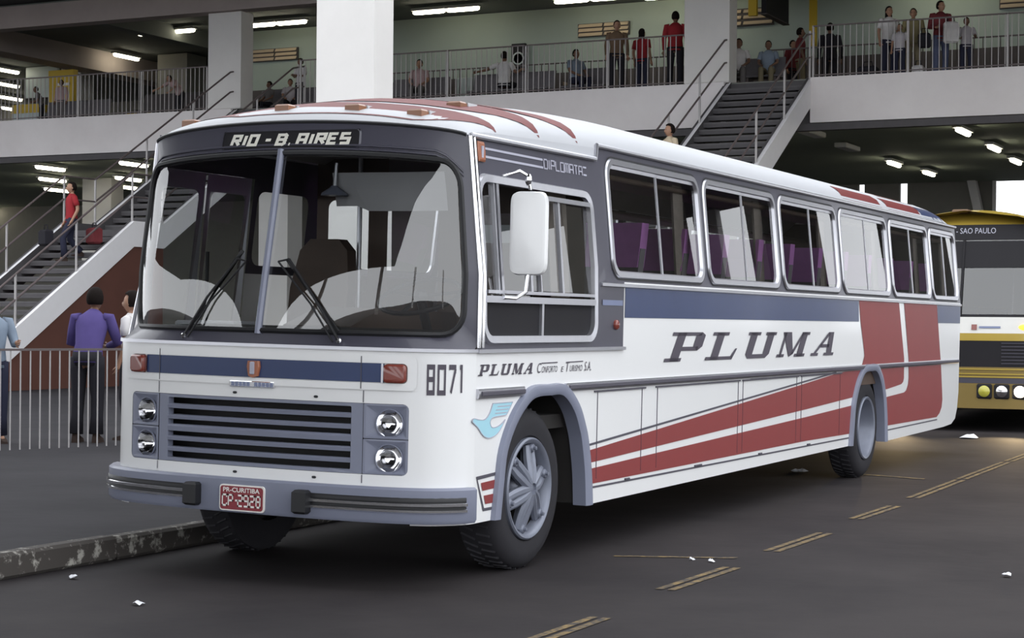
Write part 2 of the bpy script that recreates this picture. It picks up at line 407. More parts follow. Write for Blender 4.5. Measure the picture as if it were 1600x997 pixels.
def wheel(parent, x, y, z, side, dish):                     # side +1: faces +x
    def L(d): return x+side*d
    w_ = thing('wheel', None, None); w_.parent = parent; w_.location = (0,0,0)
    R = .508
    pr = [(-.28,.30),(-.285,.36),(-.275,.44),(-.25,.495),(-.21,R),(-.07,R),(-.03,.497),(.0,.46),(.012,.40),(.004,.335),(-.02,.315),(-.02,.28),(-.2,.28)]
    o = MB().lathe([(L(d), r) for d, r in pr], 48, 'x', (0,y,z), False).build('tyre', 'rubber', w_, True)
    tb = MB()
    for k in range(48):
        a = 2*PI*k/48
        for d0, d1, sh in ((-.235,-.15,.03),(-.13,-.045,-.03)):
            c1, s1 = math.cos(a), math.sin(a); c2, s2 = math.cos(a+sh+.06), math.sin(a+sh+.06)
            q = [(L(d0),y+c1*(R-.004),z+s1*(R-.004)),(L(d1),y+c2*(R-.004),z+s2*(R-.004))]
            tb.bar(q[0], q[1], .022, .012)
    t = tb.build('tread_blocks', 'rubber', w_); t['kind'] = 'stuff'
    if not dish:
        rp = [(-.05,.322),(.012,.322),(.022,.312),(.016,.296),(.0,.284),(-.05,.270)]
        MB().lathe([(L(-.05),.270),(L(-.12),.262),(L(-.2),.262),(L(-.2),.30)], 48, 'x', (0,y,z), False).build('rim_barrel', 'dark_inside', w_, True)  # barrel coloured dark to put shade in the gaps between the spokes
        rim = MB().lathe([(L(d), r) for d, r in rp], 48, 'x', (0,y,z), False).build('rim', 'rim_grey', w_, True)
        MB().lathe([(L(-.205),.001),(L(-.205),.27)], 32, 'x', (0,y,z), False).build('brake_drum', 'dark_inside', w_)
        hb = MB().lathe([(L(-.2),.13),(L(-.06),.12),(L(-.01),.085),(L(.02),.06),(L(.032),.03),(L(.034),.001)], 24, 'x', (0,y,z), False).build('hub', 'rim_grey', w_, True)
        for k in range(6):
            a = 2*PI*k/6+.30; ca, sa = math.cos(a), math.sin(a)
            def pt(r, t, d): return (L(d), y+ca*r-sa*t, z+sa*r+ca*t)
            m = MB()
            for sg in (-1, 1):
                m.tube([pt(.03,sg*.012,.022), pt(.10,sg*.026,.008), pt(.18,sg*.032,-.012), pt(.262,sg*.030,-.03)], [.026,.032,.030,.026], 8)
            m.bar(pt(.06,0,-.02), pt(.255,0,-.045), .05, .05)
            sp = m.build('spoke', 'rim_grey', w_, True)
            m = MB().lathe([(L(-.03),.030),(L(.0),.030),(L(.012),.022),(L(.012),.012),(L(.03),.012),(L(.031),.001)], 10, 'x', (0, y+ca*.258, z+sa*.258), False)
            m.build('clamp_bolt', 'rim_grey', sp, True)
    else:
        rp = [(-.05,.322),(.012,.322),(.022,.312),(.012,.292),(-.02,.278),(-.12,.262),(-.16,.24),(-.165,.12),(-.16,.11),(-.10,.10),(-.085,.08),(-.08,.001)]
        MB().lathe([(L(d), r) for d, r in rp], 48, 'x', (0,y,z), False).build('rim', 'rim_grey', w_, True)
        nb = MB()
        for k in range(8):
            a = 2*PI*k/8; nb.lathe([(L(-.165),.018),(L(-.135),.016),(L(-.134),.001)], 6, 'x', (0,y+math.cos(a)*.17,z+math.sin(a)*.17), False)
        nb.build('wheel_nuts', 'rim_grey', w_)
    return w_

def side_window(parent, y0, y1, z0, z1, fn, r=.13, split=.52, name='side_window'):
    wd = thing(name, None, None); wd.parent = parent
    m = MB()
    o = rloop(y0,y1,z0,z1,r,6,2); i = rloop(y0+.045,y1-.045,z0+.045,z1-.045,r-.035,6,2); i2 = rloop(y0+.055,y1-.055,z0+.055,z1-.055,r-.045,6,2)
    n = len(o); v = [fn(*p,.0) for p in o]+[fn(*p,.016) for p in rloop(y0+.008,y1-.008,z0+.008,z1-.008,r-.005,6,2)]+[fn(*p,.016) for p in i]+[fn(*p,-.010) for p in i2]
    m.add(v, [(k*n+j, k*n+(j+1)%n, (k+1)*n+(j+1)%n, (k+1)*n+j) for k in range(3) for j in range(n)])
    m.build('frame', 'aluminium', wd, True)
    m = MB(); n2 = rloop(y0-.012,y1+.012,z0-.012,z1+.012,r+.01,6,2); m.ring(lambda a,b: fn(a,b,.004), o, n2); m.build('gasket', 'black_rubber', wd)
    ym = y0+(y1-y0)*split; zi0, zi1 = z0+.05, z1-.05
    m = MB().loft([[fn(a,b,c) for a, b, c in ((ym-.014,zz,-.010),(ym+.014,zz,-.010),(ym+.014,zz,.002),(ym-.014,zz,.002))] for zz in (zi0, zi1)], True, True)
    m.build('mullion', 'aluminium', wd)
    for a, b, off in ((y0+.05, ym, -.004), (ym, y1-.05, -.008)):
        L = rloop(a,b,zi0,zi1,.07 if False else .02,2,1)
        m = MB().face([fn(*p, off) for p in L]); m.build('pane', 'window_glass', wd, recalc=False)
        m = MB()
        m.bar(fn(a+.01,zi1-.012,off+.003), fn(b-.01,zi1-.012,off+.003), .008, .026); m.build('top_sash', 'aluminium', wd)
    return wd

def make_bus():
    bus = thing('bus', 'white, red and navy intercity bus filling the foreground, sign reading RIO - B. AIRES', 'bus')
    bus.rotation_euler = (0, BUS_ROLL, 0)
    # ---- arches
    AO1 = [(-.172,.365),(-.13,.60),(-.083,.794),(.05,.98),(.22,1.105),(.355,1.158),(.60,1.162),(.838,1.152),(1.048,1.024),(1.16,.88),(1.22,.761),(1.28,.55),(1.31,.335)]
    AI1 = [(-.075,.365),(-.04,.58),(.0,.77),(.12,.93),(.27,1.04),(.40,1.085),(.60,1.09),(.80,1.082),(.97,.98),(1.07,.85),(1.12,.74),(1.17,.55),(1.195,.335)]
    sh = lambda A: [(7.65+(p[0]+.172)*(9.09-7.65)/1.482, p[1]) for p in A]
    AO2, AI2 = sh(AO1), sh(AI1)
    mid = lambda A, B: [((a[0]+b[0])/2, (a[1]+b[1])/2) for a, b in zip(A, B)]
    C1 = mid(AO1, AI1); C2 = mid(AO2, AI2)
    # ---- lower side panels
    def lower(fn, name, arches, front_y):
        poly = [(front_y,.365)]
        for C in arches: poly += C
        poly += [(11.0,.352),(11.8,.36),(12.2,.375),(12.4,.43),(12.5,.55),(REAR,.75),(REAR,1.84),(1.83,1.84),(1.83,1.385),(front_y,1.385)]
        m = MB(); v = [fn(*p) for p in poly]+[fn(p[0],p[1],-.03) for p in poly]; n = len(poly)
        m.add(v, [tuple(range(n))]+[(i,(i+1)%n,n+(i+1)%n,n+i) for i in range(n)])
        return m.build(name, 'white_paint', bus)
    lower(SD, 'side_panel', (C1, C2), -.40)
    lower(SR, 'side_panel', (C1, C2), 1.0)
    # ---- upper side: slate band with window openings
    WN = [(1.62,3.46),(3.55,5.375),(5.465,7.275),(7.375,9.185),(9.285,11.03),(11.11,12.46)]
    def band(fn, drv):
        m = MB()
        for i, (a, b) in enumerate(WN):
            u0 = 1.50 if i == 0 else (WN[i-1][1]+a)/2; u1 = (b+WN[i+1][0])/2 if i < 5 else REAR
            m.ring(fn, rloop(a,b,1.865,2.70,.13,6,2), rloop(u0,u1,1.84,2.765,.13,6,2,True))
        if drv:
            m.ring(fn, rloop(-.36,1.34,1.42,2.44,.13,6,12), rloop(-.40,1.50,1.385,2.655,.13,6,12,True))
            m.face([fn(1.5,1.385),fn(1.83,1.385),fn(1.83,1.84),fn(1.5,1.84)])
            m.face([fn(1.5,1.385,-.02),fn(1.83,1.385,-.02),fn(1.83,1.84,-.02),fn(1.5,1.84,-.02)])
        return m.build('window_band', 'slate_paint', bus)
    band(SD, True); band(SR, False)
    for a, b in WN: side_window(bus, a, b, 1.865, 2.70, SD)
    for a, b in WN: side_window(bus, a, b, 1.865, 2.70, SR)
    # ---- driver's window: quarter light, two sliders above, two dark panes below
    dw = thing('driver_window', None, None); dw.parent = bus
    y0, y1, z0, z1, r = -.36, 1.34, 1.42, 2.44, .13
    o = rloop(y0,y1,z0,z1,r,6,2); i1 = rloop(y0+.05,y1-.05,z0+.05,z1-.05,r-.04,6,2); n = len(o)
    m = MB(); v = [SD(*p) for p in o]+[SD(*p,.024) for p in rloop(y0+.008,y1-.008,z0+.008,z1-.008,r-.005,6,2)]+[SD(*p,.018) for p in i1]+[SD(*p,-.014) for p in i1]
    m.add(v, [(k*n+j, k*n+(j+1)%n, (k+1)*n+(j+1)%n, (k+1)*n+j) for k in range(3) for j in range(n)]); m.build('frame', 'aluminium', dw, True)
    def vbar(y, za, zb, wd=.03, nm='mullion'):
        MB().loft([[SD(a,zz,c) for a, c in ((y-wd/2,-.016),(y+wd/2,-.016),(y+wd/2,.008),(y-wd/2,.008))] for zz in (za,zb)], True, True).build(nm, 'aluminium', dw)
    def hbar(z, ya, yb, h=.035, nm='transom'):
        MB().loft([[SD(yy,a,c) for a, c in ((z-h/2,-.02),(z+h/2,-.02),(z+h/2,.02),(z-h/2,.02))] for yy in (ya,yb)], True, True).build(nm, 'aluminium', dw)
    hbar(1.69, y0+.04, y1-.04, .04); hbar(1.735, y0+.06, y1-.06, .02); hbar(2.345, .35, y1-.05, .03, 'top_sash')
    vbar(-.075, 1.72, 2.41, .032); vbar(-.125, 1.72, 2.41, .016); vbar(.33, 1.74, 2.35, .03); vbar(.47, 1.74, 2.35, .014); vbar(.80, 1.74, 2.35, .03); vbar(.49, 1.45, 1.69, .03)
    for a, b, c, d in ((y0+.05,-.09,1.71,2.39),(-.06,.33,1.71,2.39),(.33,.80,1.75,2.34),(.80,y1-.05,1.75,2.34)):
        MB().face([SD(a,c,-.01),SD(b,c,-.01),SD(b,d,-.01),SD(a,d,-.01)]).build('pane', 'window_glass', dw, recalc=False)
    for a, b in ((y0+.05,.49),(.49,y1-.05)):
        MB().face([SD(a,1.465,-.012),SD(b,1.465,-.012),SD(b,1.68,-.012),SD(a,1.68,-.012)]).build('dark_pane', 'sign_black', dw, recalc=False)
    # ---- passenger door on the far side
    dr = thing('passenger_door', None, None); dr.parent = bus
    for a, b in ((-.36,.16),(.18,.70)):
        m = MB().ring(lambda p,q: SR(p,q,.01), rloop(a+.06,b-.06,.98,2.38,.05,4,1), rloop(a,b,.42,2.5,.05,4,1,True))
        lf = m.build('door_leaf', 'aluminium', dr)
        MB().face([SR(a+.06,.98,0),SR(b-.06,.98,0),SR(b-.06,2.38,0),SR(a+.06,2.38,0)]).build('pane', 'window_glass', lf, recalc=False)
    MB().face([SR(.72,.365),SR(1.0,.365),SR(1.0,1.84),SR(.72,1.84)]).build('door_post', 'white_paint', bus)
    m = MB(); m.ring(SR, rloop(.78,1.44,1.90,2.42,.08,4,1), rloop(.72,1.50,1.84,2.50,.08,4,1,True))
    m.face([SR(-.40,2.5),SR(1.5,2.5),SR(1.5,2.70),SR(-.40,2.70)]); m.face([SR(-.40,.365),SR(-.36,.365),SR(-.36,2.5),SR(-.40,2.5)]); m.build('door_surround', 'slate_paint', bus)
    # ---- front lower panel with the opening for lamps and grille
    gh = 1.0
    m = MB()
    hole = rloop(-gh, gh, .652, 1.066, .035, 4, 14); outer = rloop(-gh-.03, gh+.03, .50, 1.385, .035, 4, 14, True)
    m.ring(FR, hole, outer)
    front = m.build('front_panel', 'white_paint', bus, True)
    for sg in (-1, 1):
        m = MB(); N = 8
        rows = [[FR(sg*(AM-.42*k/N), z) for k in range(N+1)] for z in (.365,.50)]
        m.loft(rows, closed=False); m.build('corner_skirt', 'white_paint', bus, True)
        # rounded corner sheet in front of the ring so the corner stays smooth
        N = 18; rows = [[FR(sg*(gh+.03+(AM-gh-.03)*k/N), z, .0) for k in range(N+1)] for z in (.42,.9,1.385)]
        MB().loft(rows, closed=False).build('corner_panel', 'white_paint', bus, 'all')
    # raised panel with the blue stripe and the side lamps
    lp = rloop(-1.045, 1.045, 1.145, 1.345, .04, 4, 16)
    m = MB(); m.ring(lambda a,b: FR(a,b,.012), rloop(-.99,.99,1.185,1.302,.03,4,16), lp); m.ring(lambda a,b: FR(a,b,.002), lp, rloop(-1.065,1.065,1.14,1.35,.04,4,16))
    m.build('raised_panel', 'white_paint', bus, True)
    N = 24
    st = MB().loft([[FR(-.85+1.70*k/N, z, .010) for k in range(N+1)] for z in (1.19,1.30)], closed=False).build('front_stripe', 'blue_paint', bus, 'all')
    for sg in (-1, 1):
        m = MB(); a0, a1 = (.845,.985) if sg > 0 else (-1.0,-.86)
        n = 6; lo = rloop(a0,a1,1.186,1.300,.025,4,3); m.loft([[FR(*p,.0) for p in lo],[FR(*p,.026) for p in rloop(a0+.004,a1-.004,1.19,1.296,.022,4,3)],[FR(*p,.034) for p in rloop(a0+.014,a1-.014,1.20,1.286,.015,4,3)]], False, True)
        lens = m.build('indicator', 'lens_red', bus, True)
        a = a0-.006 if sg > 0 else a1+.006
        MB().loft([[FR(a-.008,z,.012) for z in (1.186,1.30)],[FR(a+.008,z,.02) for z in (1.186,1.30)]], closed=False).build('lamp_edge', 'aluminium', lens)
    # seams and small fittings
    for a in (-.735, .708):
        MB().loft([[FR(a-.003,z,.0135) for z in (1.15,1.34)],[FR(a+.003,z,.0135) for z in (1.15,1.34)]], closed=False).build('panel_seam', 'pinstripe', bus)
    for a in (-.747, .722):
        for z0, z1 in ((1.07,1.14),(.60,.648)):
            MB().loft([[FR(a-.003,z,.003) for z in (z0,z1)],[FR(a+.003,z,.003) for z in (z0,z1)]], closed=False).build('panel_seam', 'pinstripe', bus)
    for x, z in ((-1.413,1.094),(-.846,1.092),(-1.40,.618),(-.847,.618)):
        p = FR(AX(x), z, .004); MB().ball(p, (.016,.008,.009), 8, 5).build('catch', 'black_rubber', bus)
    # badge and emblem
    p = FR(-.012, 1.243); em = MB().loft([[(p.x+sx*s, p.y-d, p.z+sz) for sx, sz in ((-.040,.045),(.040,.045),(.046,.01),(.034,-.045),(.0,-.055),(-.034,-.045),(-.046,.01))] for d, s in ((.0,1),(.024,1),(.030,.85))], False, True).build('emblem', 'badge_orange', bus)
    MB().box(p.x-.014,p.x+.014,p.y-.040,p.y-.028,p.z-.035,p.z+.04,.004).build('emblem_bar', 'letter_grey', em)
    p = FR(0, 1.148); bd = MB().box(-1.441,-1.124,p.y-.02,p.y,1.130,1.166,.004).build('badge', 'chrome', bus)
    m = MB()
    for k in range(11):
        if k == 5: continue
        m.box(-1.427+k*.0275,-1.407+k*.0275,p.y-.023,p.y-.019,1.136,1.160)
    m.build('badge_letters', 'badge_blue', bd)
    # ---- recess: dark box, headlamp bezels, grille
    yb = -.58
    m = MB(); L0 = rloop(-gh,gh,.652,1.066,.035,4,14); m.loft([[FR(*p) for p in L0],[Vector((FR(*p).x, yb, p[1])) for p in L0]], False, True); m.build('grille_recess', 'grille_dark', bus)
    gx0, gx1 = -.745, .720
    g = thing('grille', None, None); g.parent = bus
    m = MB(); m.ring(lambda a,b: FR(a,b,-.004), rloop(gx0+.075,gx1-.075,.676,1.045,.008,3,10), rloop(gx0,gx1,.654,1.064,.008,3,10,True))
    ii = rloop(gx0+.075,gx1-.075,.676,1.045,.008,3,10); m.loft([[FR(*p,-.004) for p in ii],[FR(*p,-.05) for p in ii]]); m.build('grille_frame', 'bumper_grey', g)
    for k, z in enumerate((.992,.926,.860,.795,.729)):
        h = .014 if k != 2 else .021; N = 10
        rows = [[FR(gx0+.072+(gx1-gx0-.144)*q/N, z+dz, off) for q in range(N+1)] for dz, off in ((h,-.012),(h*.4,.0),(-h,-.004),(-h*1.2,-.06),(h,-.06),(h,-.012))]
        MB().loft(rows, closed=False).build('slat', 'bumper_grey', g)
    for sg in (-1, 1):
        a0, a1 = (gx1+.004, gh) if sg > 0 else (-gh, gx0-.004)
        hb = thing('headlamp_unit', None, None); hb.parent = bus
        ac = (.882 if sg > 0 else -.868)
        m = MB(); b0, b1 = min(a0,a1), max(a0,a1)
        for zc, (zl, zh) in ((.951,(.862,1.064)),(.748,(.654,.858))):
            N = 32
            ring_o = rloop(b0,b1,zl,zh,.03,7,1,True); 
            n = len(ring_o); cen = ac
            def ang(p): return math.atan2(p[1]-zc, p[0]-cen)
            inner = [(cen+.085*math.cos(ang(p)), zc+.083*math.sin(ang(p))) for p in ring_o]
            rim_ = [((p[0]*.90+(b0+b1)/2*.10), p[1]*.90+(zl+zh)/2*.10) for p in ring_o]
            m.ring(lambda a,b: FR(a,b,-.002), rim_, ring_o)
            m.add([FR(*p,-.002) for p in rim_]+[FR(p[0],p[1],-.024) for p in inner], [(i,(i+1)%n,n+(i+1)%n,n+i) for i in range(n)])
        m.build('bezel', 'bumper_grey', hb)
        for zc in (.951,.748):
            c = FR(ac, zc, -.020); t = (FR(ac+.02,zc)-FR(ac-.02,zc)).normalized(); nrm = Vector((t.y,-t.x,0))
            def disc(prof):
                R = []
                for d, r in prof: R.append([c+nrm*d+t*(math.cos(2*PI*k/28)*r)+Vector((0,0,math.sin(2*PI*k/28)*r)) for k in range(28)])
                return R
            hl = MB().loft(disc([(.0,.085),(.010,.085),(.012,.082),(.008,.078)]), False, False).build('headlamp', 'bumper_grey', hb, True)
            MB().loft(disc([(.008,.078),(-.016,.066),(-.034,.046),(-.046,.022),(-.049,.004)]), False, True).build('reflector', 'lamp_silver', hl, True)
            MB().loft(disc([(.010,.076),(.014,.060),(.017,.035),(.018,.004)]), False, True).build('lens', 'lens_glass', hl, True)
    # ---- chrome line, slate surround of the windscreen, glass
    N = 40
    MB().loft([[FR(-AM+2*AM*k/N, z, off) for k in range(N+1)] for z, off in ((1.372,.002),(1.372,.014),(1.392,.014),(1.392,.002))], closed=False).build('moulding', 'aluminium', bus, True)
    WA = 1.275
    def wz(a, z): return z+droop(a)*max(0,(z-1.465))/(2.745-1.465)
    inner = rloop(-WA,WA,1.468,2.553,.16,7,30); outer = rloop(-AM,AM,1.388,2.745,.16,7,30,True)
    m = MB(); m.ring(lambda a,b: FR(a, wz(a,b)), inner, outer)
    m.build('windscreen_surround', 'slate_paint', bus, 'all')
    m = MB(); lo = [FR(a, wz(a,b), .006) for a, b in rloop(-WA+.004,WA-.004,1.472,2.549,.157,7,30)]; m.tube(lo, .017, 6, True); m.build('windscreen_gasket', 'black_rubber', bus, True)
    for z in (2.600, 2.575):                                # two raised ribs under the sign band
        N = 36; MB().loft([[FR(-WA-.03+2*(WA+.03)*k/N, wz(-WA+2*WA*k/N, z)+dz-.10*max(0,abs(-1+2*k/N)-.86)/.14*1.0, off) for k in range(N+1)] for dz, off in ((-.009,.0),(-.005,.012),(.005,.012),(.009,.0))], closed=False).build('brow_rib', 'slate_paint', bus, True)
    for sg in (-1, 1):
        ws = MB(); R_ = 10; N = 24
        full = rloop(-WA,WA,1.468,2.553,.16,7,30)
        half = clip(full, (0,0), (0,5), sg < 0)
        zs = [1.468,1.485,1.51,1.54,1.58,1.63,1.68,1.74,1.8,1.87,1.94,2.0,2.1,2.2,2.3,2.39,2.46,2.52,2.553]; rows = []; BU = .058
        for z in zs:
            dzb = max(0, 1.468+.16-z, z-(2.553-.16)); lim = WA-.16+math.sqrt(max(0,.16**2-dzb**2)) if dzb > 0 else WA
            rows.append([FR(sg*lim*k/N, wz(sg*lim*k/N, z), -.004+BU*(1-((z-2.01)/.5425)**2)*(1-(2*lim*k/N/WA-1)**2)) for k in range(N+1)])
        ws.loft(rows, closed=False); ws.build('windscreen', 'windscreen_glass', bus, 'all')
    m = MB(); m.tube([FR(0, wz(0,z), .010) for z in (1.45,1.6,1.9,2.2,2.45,2.57)], .022, 8); m.build('windscreen_divider', 'bumper_grey', bus, True)
    # sign box and lettering
    sg_ = thing('destination_sign', None, None); sg_.parent = bus
    def sf(off): return lambda a, z: FR(a, z, off)
    lo = rloop(-.49,.58,2.571,2.692,.03,4,10)
    m = MB(); m.loft([[FR(*p,.002) for p in lo],[FR(*p,.012) for p in rloop(-.48,.57,2.578,2.685,.025,4,10)]], False, False); m.build('sign_frame', 'slate_paint', sg_)
    m = MB(); N = 12; m.loft([[FR(-.482+1.054*k/N, z, .009) for k in range(N+1)] for z in (2.58,2.688)], closed=False); m.build('sign_face', 'sign_black', sg_)
    al = stroke_text('RIO ~ B. AIRES', 1.75, 6.3, {'I':3.4,' ':2.6,'~':4.0,'.':2.2}); q = fit_quads([[(x+y*.22, y) for x, y in p] for p in al], -.416, .515, 2.590, 2.672)
    for ci in sorted(set(stroke_text.idx)): flat('sign_letter', [p for p, k in zip(q, stroke_text.idx) if k == ci], lambda a,z: FR(a,z,.013), 'letter_cream', sg_)
    # ---- wipers
    for px, tipx, sgn in ((-.54,-.20,1),(.56,.17,-1)):
        wp = thing('wiper', None, None); wp.parent = bus
        base = FR(px, 1.425, .03); b2 = FR(px+.035*sgn, 1.418, .03)
        tip = FR(tipx, 1.90, .035); t2 = FR(tipx+.05*sgn*-1, 1.86, .035)
        MB().tube([base, FR(px*.55+tipx*.45,1.66,.045), tip], .008, 6).build('wiper_arm', 'black_rubber', wp)
        MB().tube([b2, FR((px+.035*sgn)*.55+(tipx+.03*sgn)*.45,1.64,.045), FR(tipx+.07*sgn,1.885,.04)], .006, 6).build('wiper_rod', 'black_rubber', wp)
        a = FR(px+.02*sgn, 1.475, .022); b = FR(tipx+.02*sgn, 1.95 if sgn > 0 else 1.90, .022)
        MB().bar(a, b, .010, .022).build('wiper_blade', 'black_rubber', wp)
        MB().tube([tip, FR(tipx+.07*sgn,1.885,.04)], .006, 6).build('wiper_link', 'black_rubber', wp)
        MB().ball(base, .018, 8, 6).build('pivot', 'chrome', wp)
    # ---- corner strips of chrome
    for yy in (-.395, -.352):
        m = MB(); m.tube([SD(yy, z, .012) for z in (1.40,1.83,2.1,2.4,2.648)], .014, 8); m.build('corner_strip', 'chrome', bus, True)
    m = MB(); m.tube([SR(-.395, z, .012) for z in (1.40,1.83,2.4,2.648)], .014, 6); m.build('corner_strip', 'aluminium', bus, True)
    MB().bar(SD(-.40,1.380,.010), SD(1.84,1.380,.010), .02, .022).build('lower_moulding', 'aluminium', bus)
    # ---- bumper
    bp = thing('front_bumper', None, None); bp.parent = bus
    N = 48; BA = 1.385
    pr = [(.585,.0),(.588,.05),(.575,.068),(.40,.068),(.380,.055),(.378,.0)]
    MB().loft([[FR(-BA+2*BA*k/N, z, off) for k in range(N+1)] for z, off in pr], closed=False).build('beam', 'bumper_grey', bp, True)
    for sg in (-1, 1):
        MB().face([FR(sg*BA, z, off) for z, off in pr]).build('end_cap', 'bumper_grey', bp)
        A0, A1 = .42, 1.32
        for z, h, off, mt in ((.510,.026,.071,'black_rubber'),(.468,.020,.071,'black_rubber'),(.492,.011,.084,'chrome'),(.456,.010,.082,'chrome')):
            MB().loft([[FR(sg*(A0+(A1-A0)*k/20), z+dz, o_) for k in range(21)] for dz, o_ in ((-h,off-.006),(-h*.7,off),(h*.7,off),(h,off-.006))], closed=False).build('bumper_strip', mt, bp, True)
        c = FR(sg*.385, .478, .068)
        MB().box(c.x-.048,c.x+.048,c.y-.060,c.y+.01,.408,.548,.014).build('overrider', 'black_rubber', bp)
    pl = thing('number_plate', None, None); pl.parent = bus
    yp = FR(-.03, .47, .074).y; x0, x1, z0, z1 = -1.455, -1.135, .392, .548
    lo = lambda i: rloop(x0+i,x1-i,z0+i,z1-i,.02-i*.3,4,1)
    MB().loft([[(p[0],yp+.012,p[1]) for p in lo(0)],[(p[0],yp-.004,p[1]) for p in lo(0)]], True, True).build('plate_edge', 'letter_white', pl)
    MB().face([(p[0],yp-.007,p[1]) for p in lo(.008)]).build('plate_face', 'plate_red', pl)
    q = fit_quads(stroke_text('CP-2928', 1.05, 5.7, {'-':3.4}), x0+.022, x1-.022, z0+.026, z0+.100)
    qq = []
    for t in q: qq.append(t)
    flat('plate_number', qq, lambda a,z: (a, yp-.010, z), 'letter_white', pl)
    font_text('plate_town', 'PR-CURITIBA', lambda a,z: (a, yp-.010, z), x0+.03, x1-.03, z0+.112, z0+.140, 'letter_white', pl, .02)
    # ---- fleet number on the corner
    q = stroke_text('8071', 1.2, 6.5, {'7':6.0})
    flat('fleet_number', fit_quads(q, 1.099, 1.318, 1.123, 1.302), lambda a,z: FR(a,z,.004), 'letter_dark', bus)
    # ---- rails and gutter
    def rail(y0, y1, zt, zb, nm='side_rail'):
        rl = thing(nm, None, None); rl.parent = bus; zc = (zt+zb)/2
        MB().loft([[SD(yy, z, o_) for z, o_ in ((zb,.0),(zb,.016),(zb+.014,.022),(zt-.014,.022),(zt,.016),(zt,.0))] for yy in (y0,y1)], True, True).build('rail_channel', 'aluminium', rl, True)
        MB().loft([[SD(yy, z, o_) for z, o_ in ((zc-.016,.02),(zc-.010,.030),(zc+.010,.030),(zc+.016,.02))] for yy in (y0+.03,y1-.01)], True, True).build('rail_insert', 'pinstripe', rl, True)
    rail(-.445+.05, .23, 1.158, 1.100); rail(.857, 12.46, 1.160, 1.108)
    MB().loft([[SD(yy, z, o_) for z, o_ in ((1.802,.0),(1.806,.016),(1.826,.016),(1.830,.0))] for yy in (1.41,REAR)], True, True).build('belt_moulding', 'aluminium', bus)
    MB().tube([SD(-.385,2.655,.012), SD(1.45,2.668,.012), SD(1.49,2.765,.012), SD(REAR,2.772,.012)], .017, 8).build('gutter', 'aluminium', bus, True)
    MB().loft([[SD(y,2.645+.012*(y+.4)/1.9,.001) for y in [-.40+.1*k for k in range(20)]],[RF(1,y,.004)+Vector((.001,0,0)) for y in [-.40+.1*k for k in range(20)]]], closed=False).build('eaves_panel', 'roof_white_dimmed', bus)
    MB().loft([[SD(y,2.64,.001) for y in (1.49,2.0,2.5)],[RF(1,y,.006) for y in (1.49,2.0,2.5)]], closed=False).build('eaves_panel', 'roof_white_dimmed', bus) if False else None
    MB().tube([SR(-.385,2.655,.012), SR(REAR,2.772,.012)], .017, 6).build('gutter', 'aluminium', bus)
    # ---- roof
    ys = [-.02+.0*k for k in range(0)]
    def yfront(s): aa = AM*(abs(s))*.985; return FR(aa, 2.745+droop(aa)).y
    ss = [-1+2*k/48 for k in range(49)]
    rows = []
    for t in [0,.01,.022,.036,.055,.08,.11,.16,.25,.36,.48,.62,.80,1.0]: rows.append([RF(s, yfront(s)+(2.4-yfront(s))*t) for s in ss])
    rows.append([RF(s, 2.9) for s in ss])
    for yy in (3.4,4,6,8,10,REAR-1.1,REAR-.8,REAR-.5,REAR-.25,REAR): rows.append([RF(s, yy) for s in ss])
    MB().loft(rows, closed=False).build('roof', 'roof_white_dimmed', bus, 'all')
    MB().tube([RF(s, yfront(s), -.004)+Vector((0,-.004,0)) for s in [-.98+1.96*k/40 for k in range(41)]], .011, 6).build('roof_edge_strip', 'black_rubber', bus)
    def patch(name, poly_rows, m, off=.004):
        MB().loft([[RF(s, y, off) for s, y in r_] for r_ in poly_rows], closed=False).build(name, m, bus, 'all')
    for tip, ytop, wid, s1 in ((-.02,-.30,.44,.985),(.60,.28,.50,.985),(1.20,.86,.52,.985)):
        r0, r1, r2_ = [], [], []
        for k in range(41):
            s = -.80+(s1+.80)*k/40
            e = max(0, (s-.62)/(s1-.62)) if s > .62 else 0
            w_ = wid*max(.03,(1-e**1.6))**1.1*(.55+.45*min(1,(s+.80)/.5))
            yc = tip
            yc2 = yc - .04*max(0,(.85-abs(s)))*1.2
            r0.append((s, yc2-w_)); r1.append((s, yc2-w_*.5)); r2_.append((s, yc2))
        patch('roof_stripe', [r0, r1, r2_], 'roof_red_dimmed')
    for (a, b), mt in (((7.65,9.15),'roof_red_dimmed'),((9.42,10.93),'roof_red_dimmed'),((10.98,12.05),'blue_paint')):
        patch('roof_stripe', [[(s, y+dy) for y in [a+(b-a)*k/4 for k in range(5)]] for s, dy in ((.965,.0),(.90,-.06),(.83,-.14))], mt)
    patch('roof_stripe', [[(s, y) for y in (9.7,10.4,11.2,12.0)] for s in (.72,.55,.3,0,-.3)], 'roof_red_dimmed')
    for k, (s, dy) in enumerate(((-.71,.2),(-.10,.2),(.28,.2),(.60,.2),(.53,.85))):
        p = RF(s, yfront(s)+dy); lamp = thing('marker_lamp', None, None); lamp.parent = bus
        MB().box(p.x-.05,p.x+.05,p.y-.05,p.y+.04,p.z-.03,p.z+.026,.010).build('lens', 'lens_amber', lamp)
        MB().loft([[(p.x-.07,p.y+.04,p.z-.03),(p.x+.07,p.y+.04,p.z-.03),(p.x+.055,p.y+.04,p.z+.024),(p.x-.055,p.y+.04,p.z+.024)],[(p.x-.03,p.y+.22,p.z+.01),(p.x+.03,p.y+.22,p.z+.01),(p.x+.03,p.y+.22,p.z+.03),(p.x-.03,p.y+.22,p.z+.03)]], True, True).build('housing', 'roof_white_dimmed', lamp)
    # ---- rear
    m = MB(); N = 16
    prof = [(-1.3+1.3*math.cos(PI-PI*0)*0, 0)]
    R0 = []
    left = [SD(REAR, z) for z in (.75,1.2,1.84,2.3,2.765)]; top = [RF(s, REAR) for s in [1-2*k/24 for k in range(25)]]; right = [SR(REAR, z) for z in (2.765,2.3,1.84,1.2,.75)]
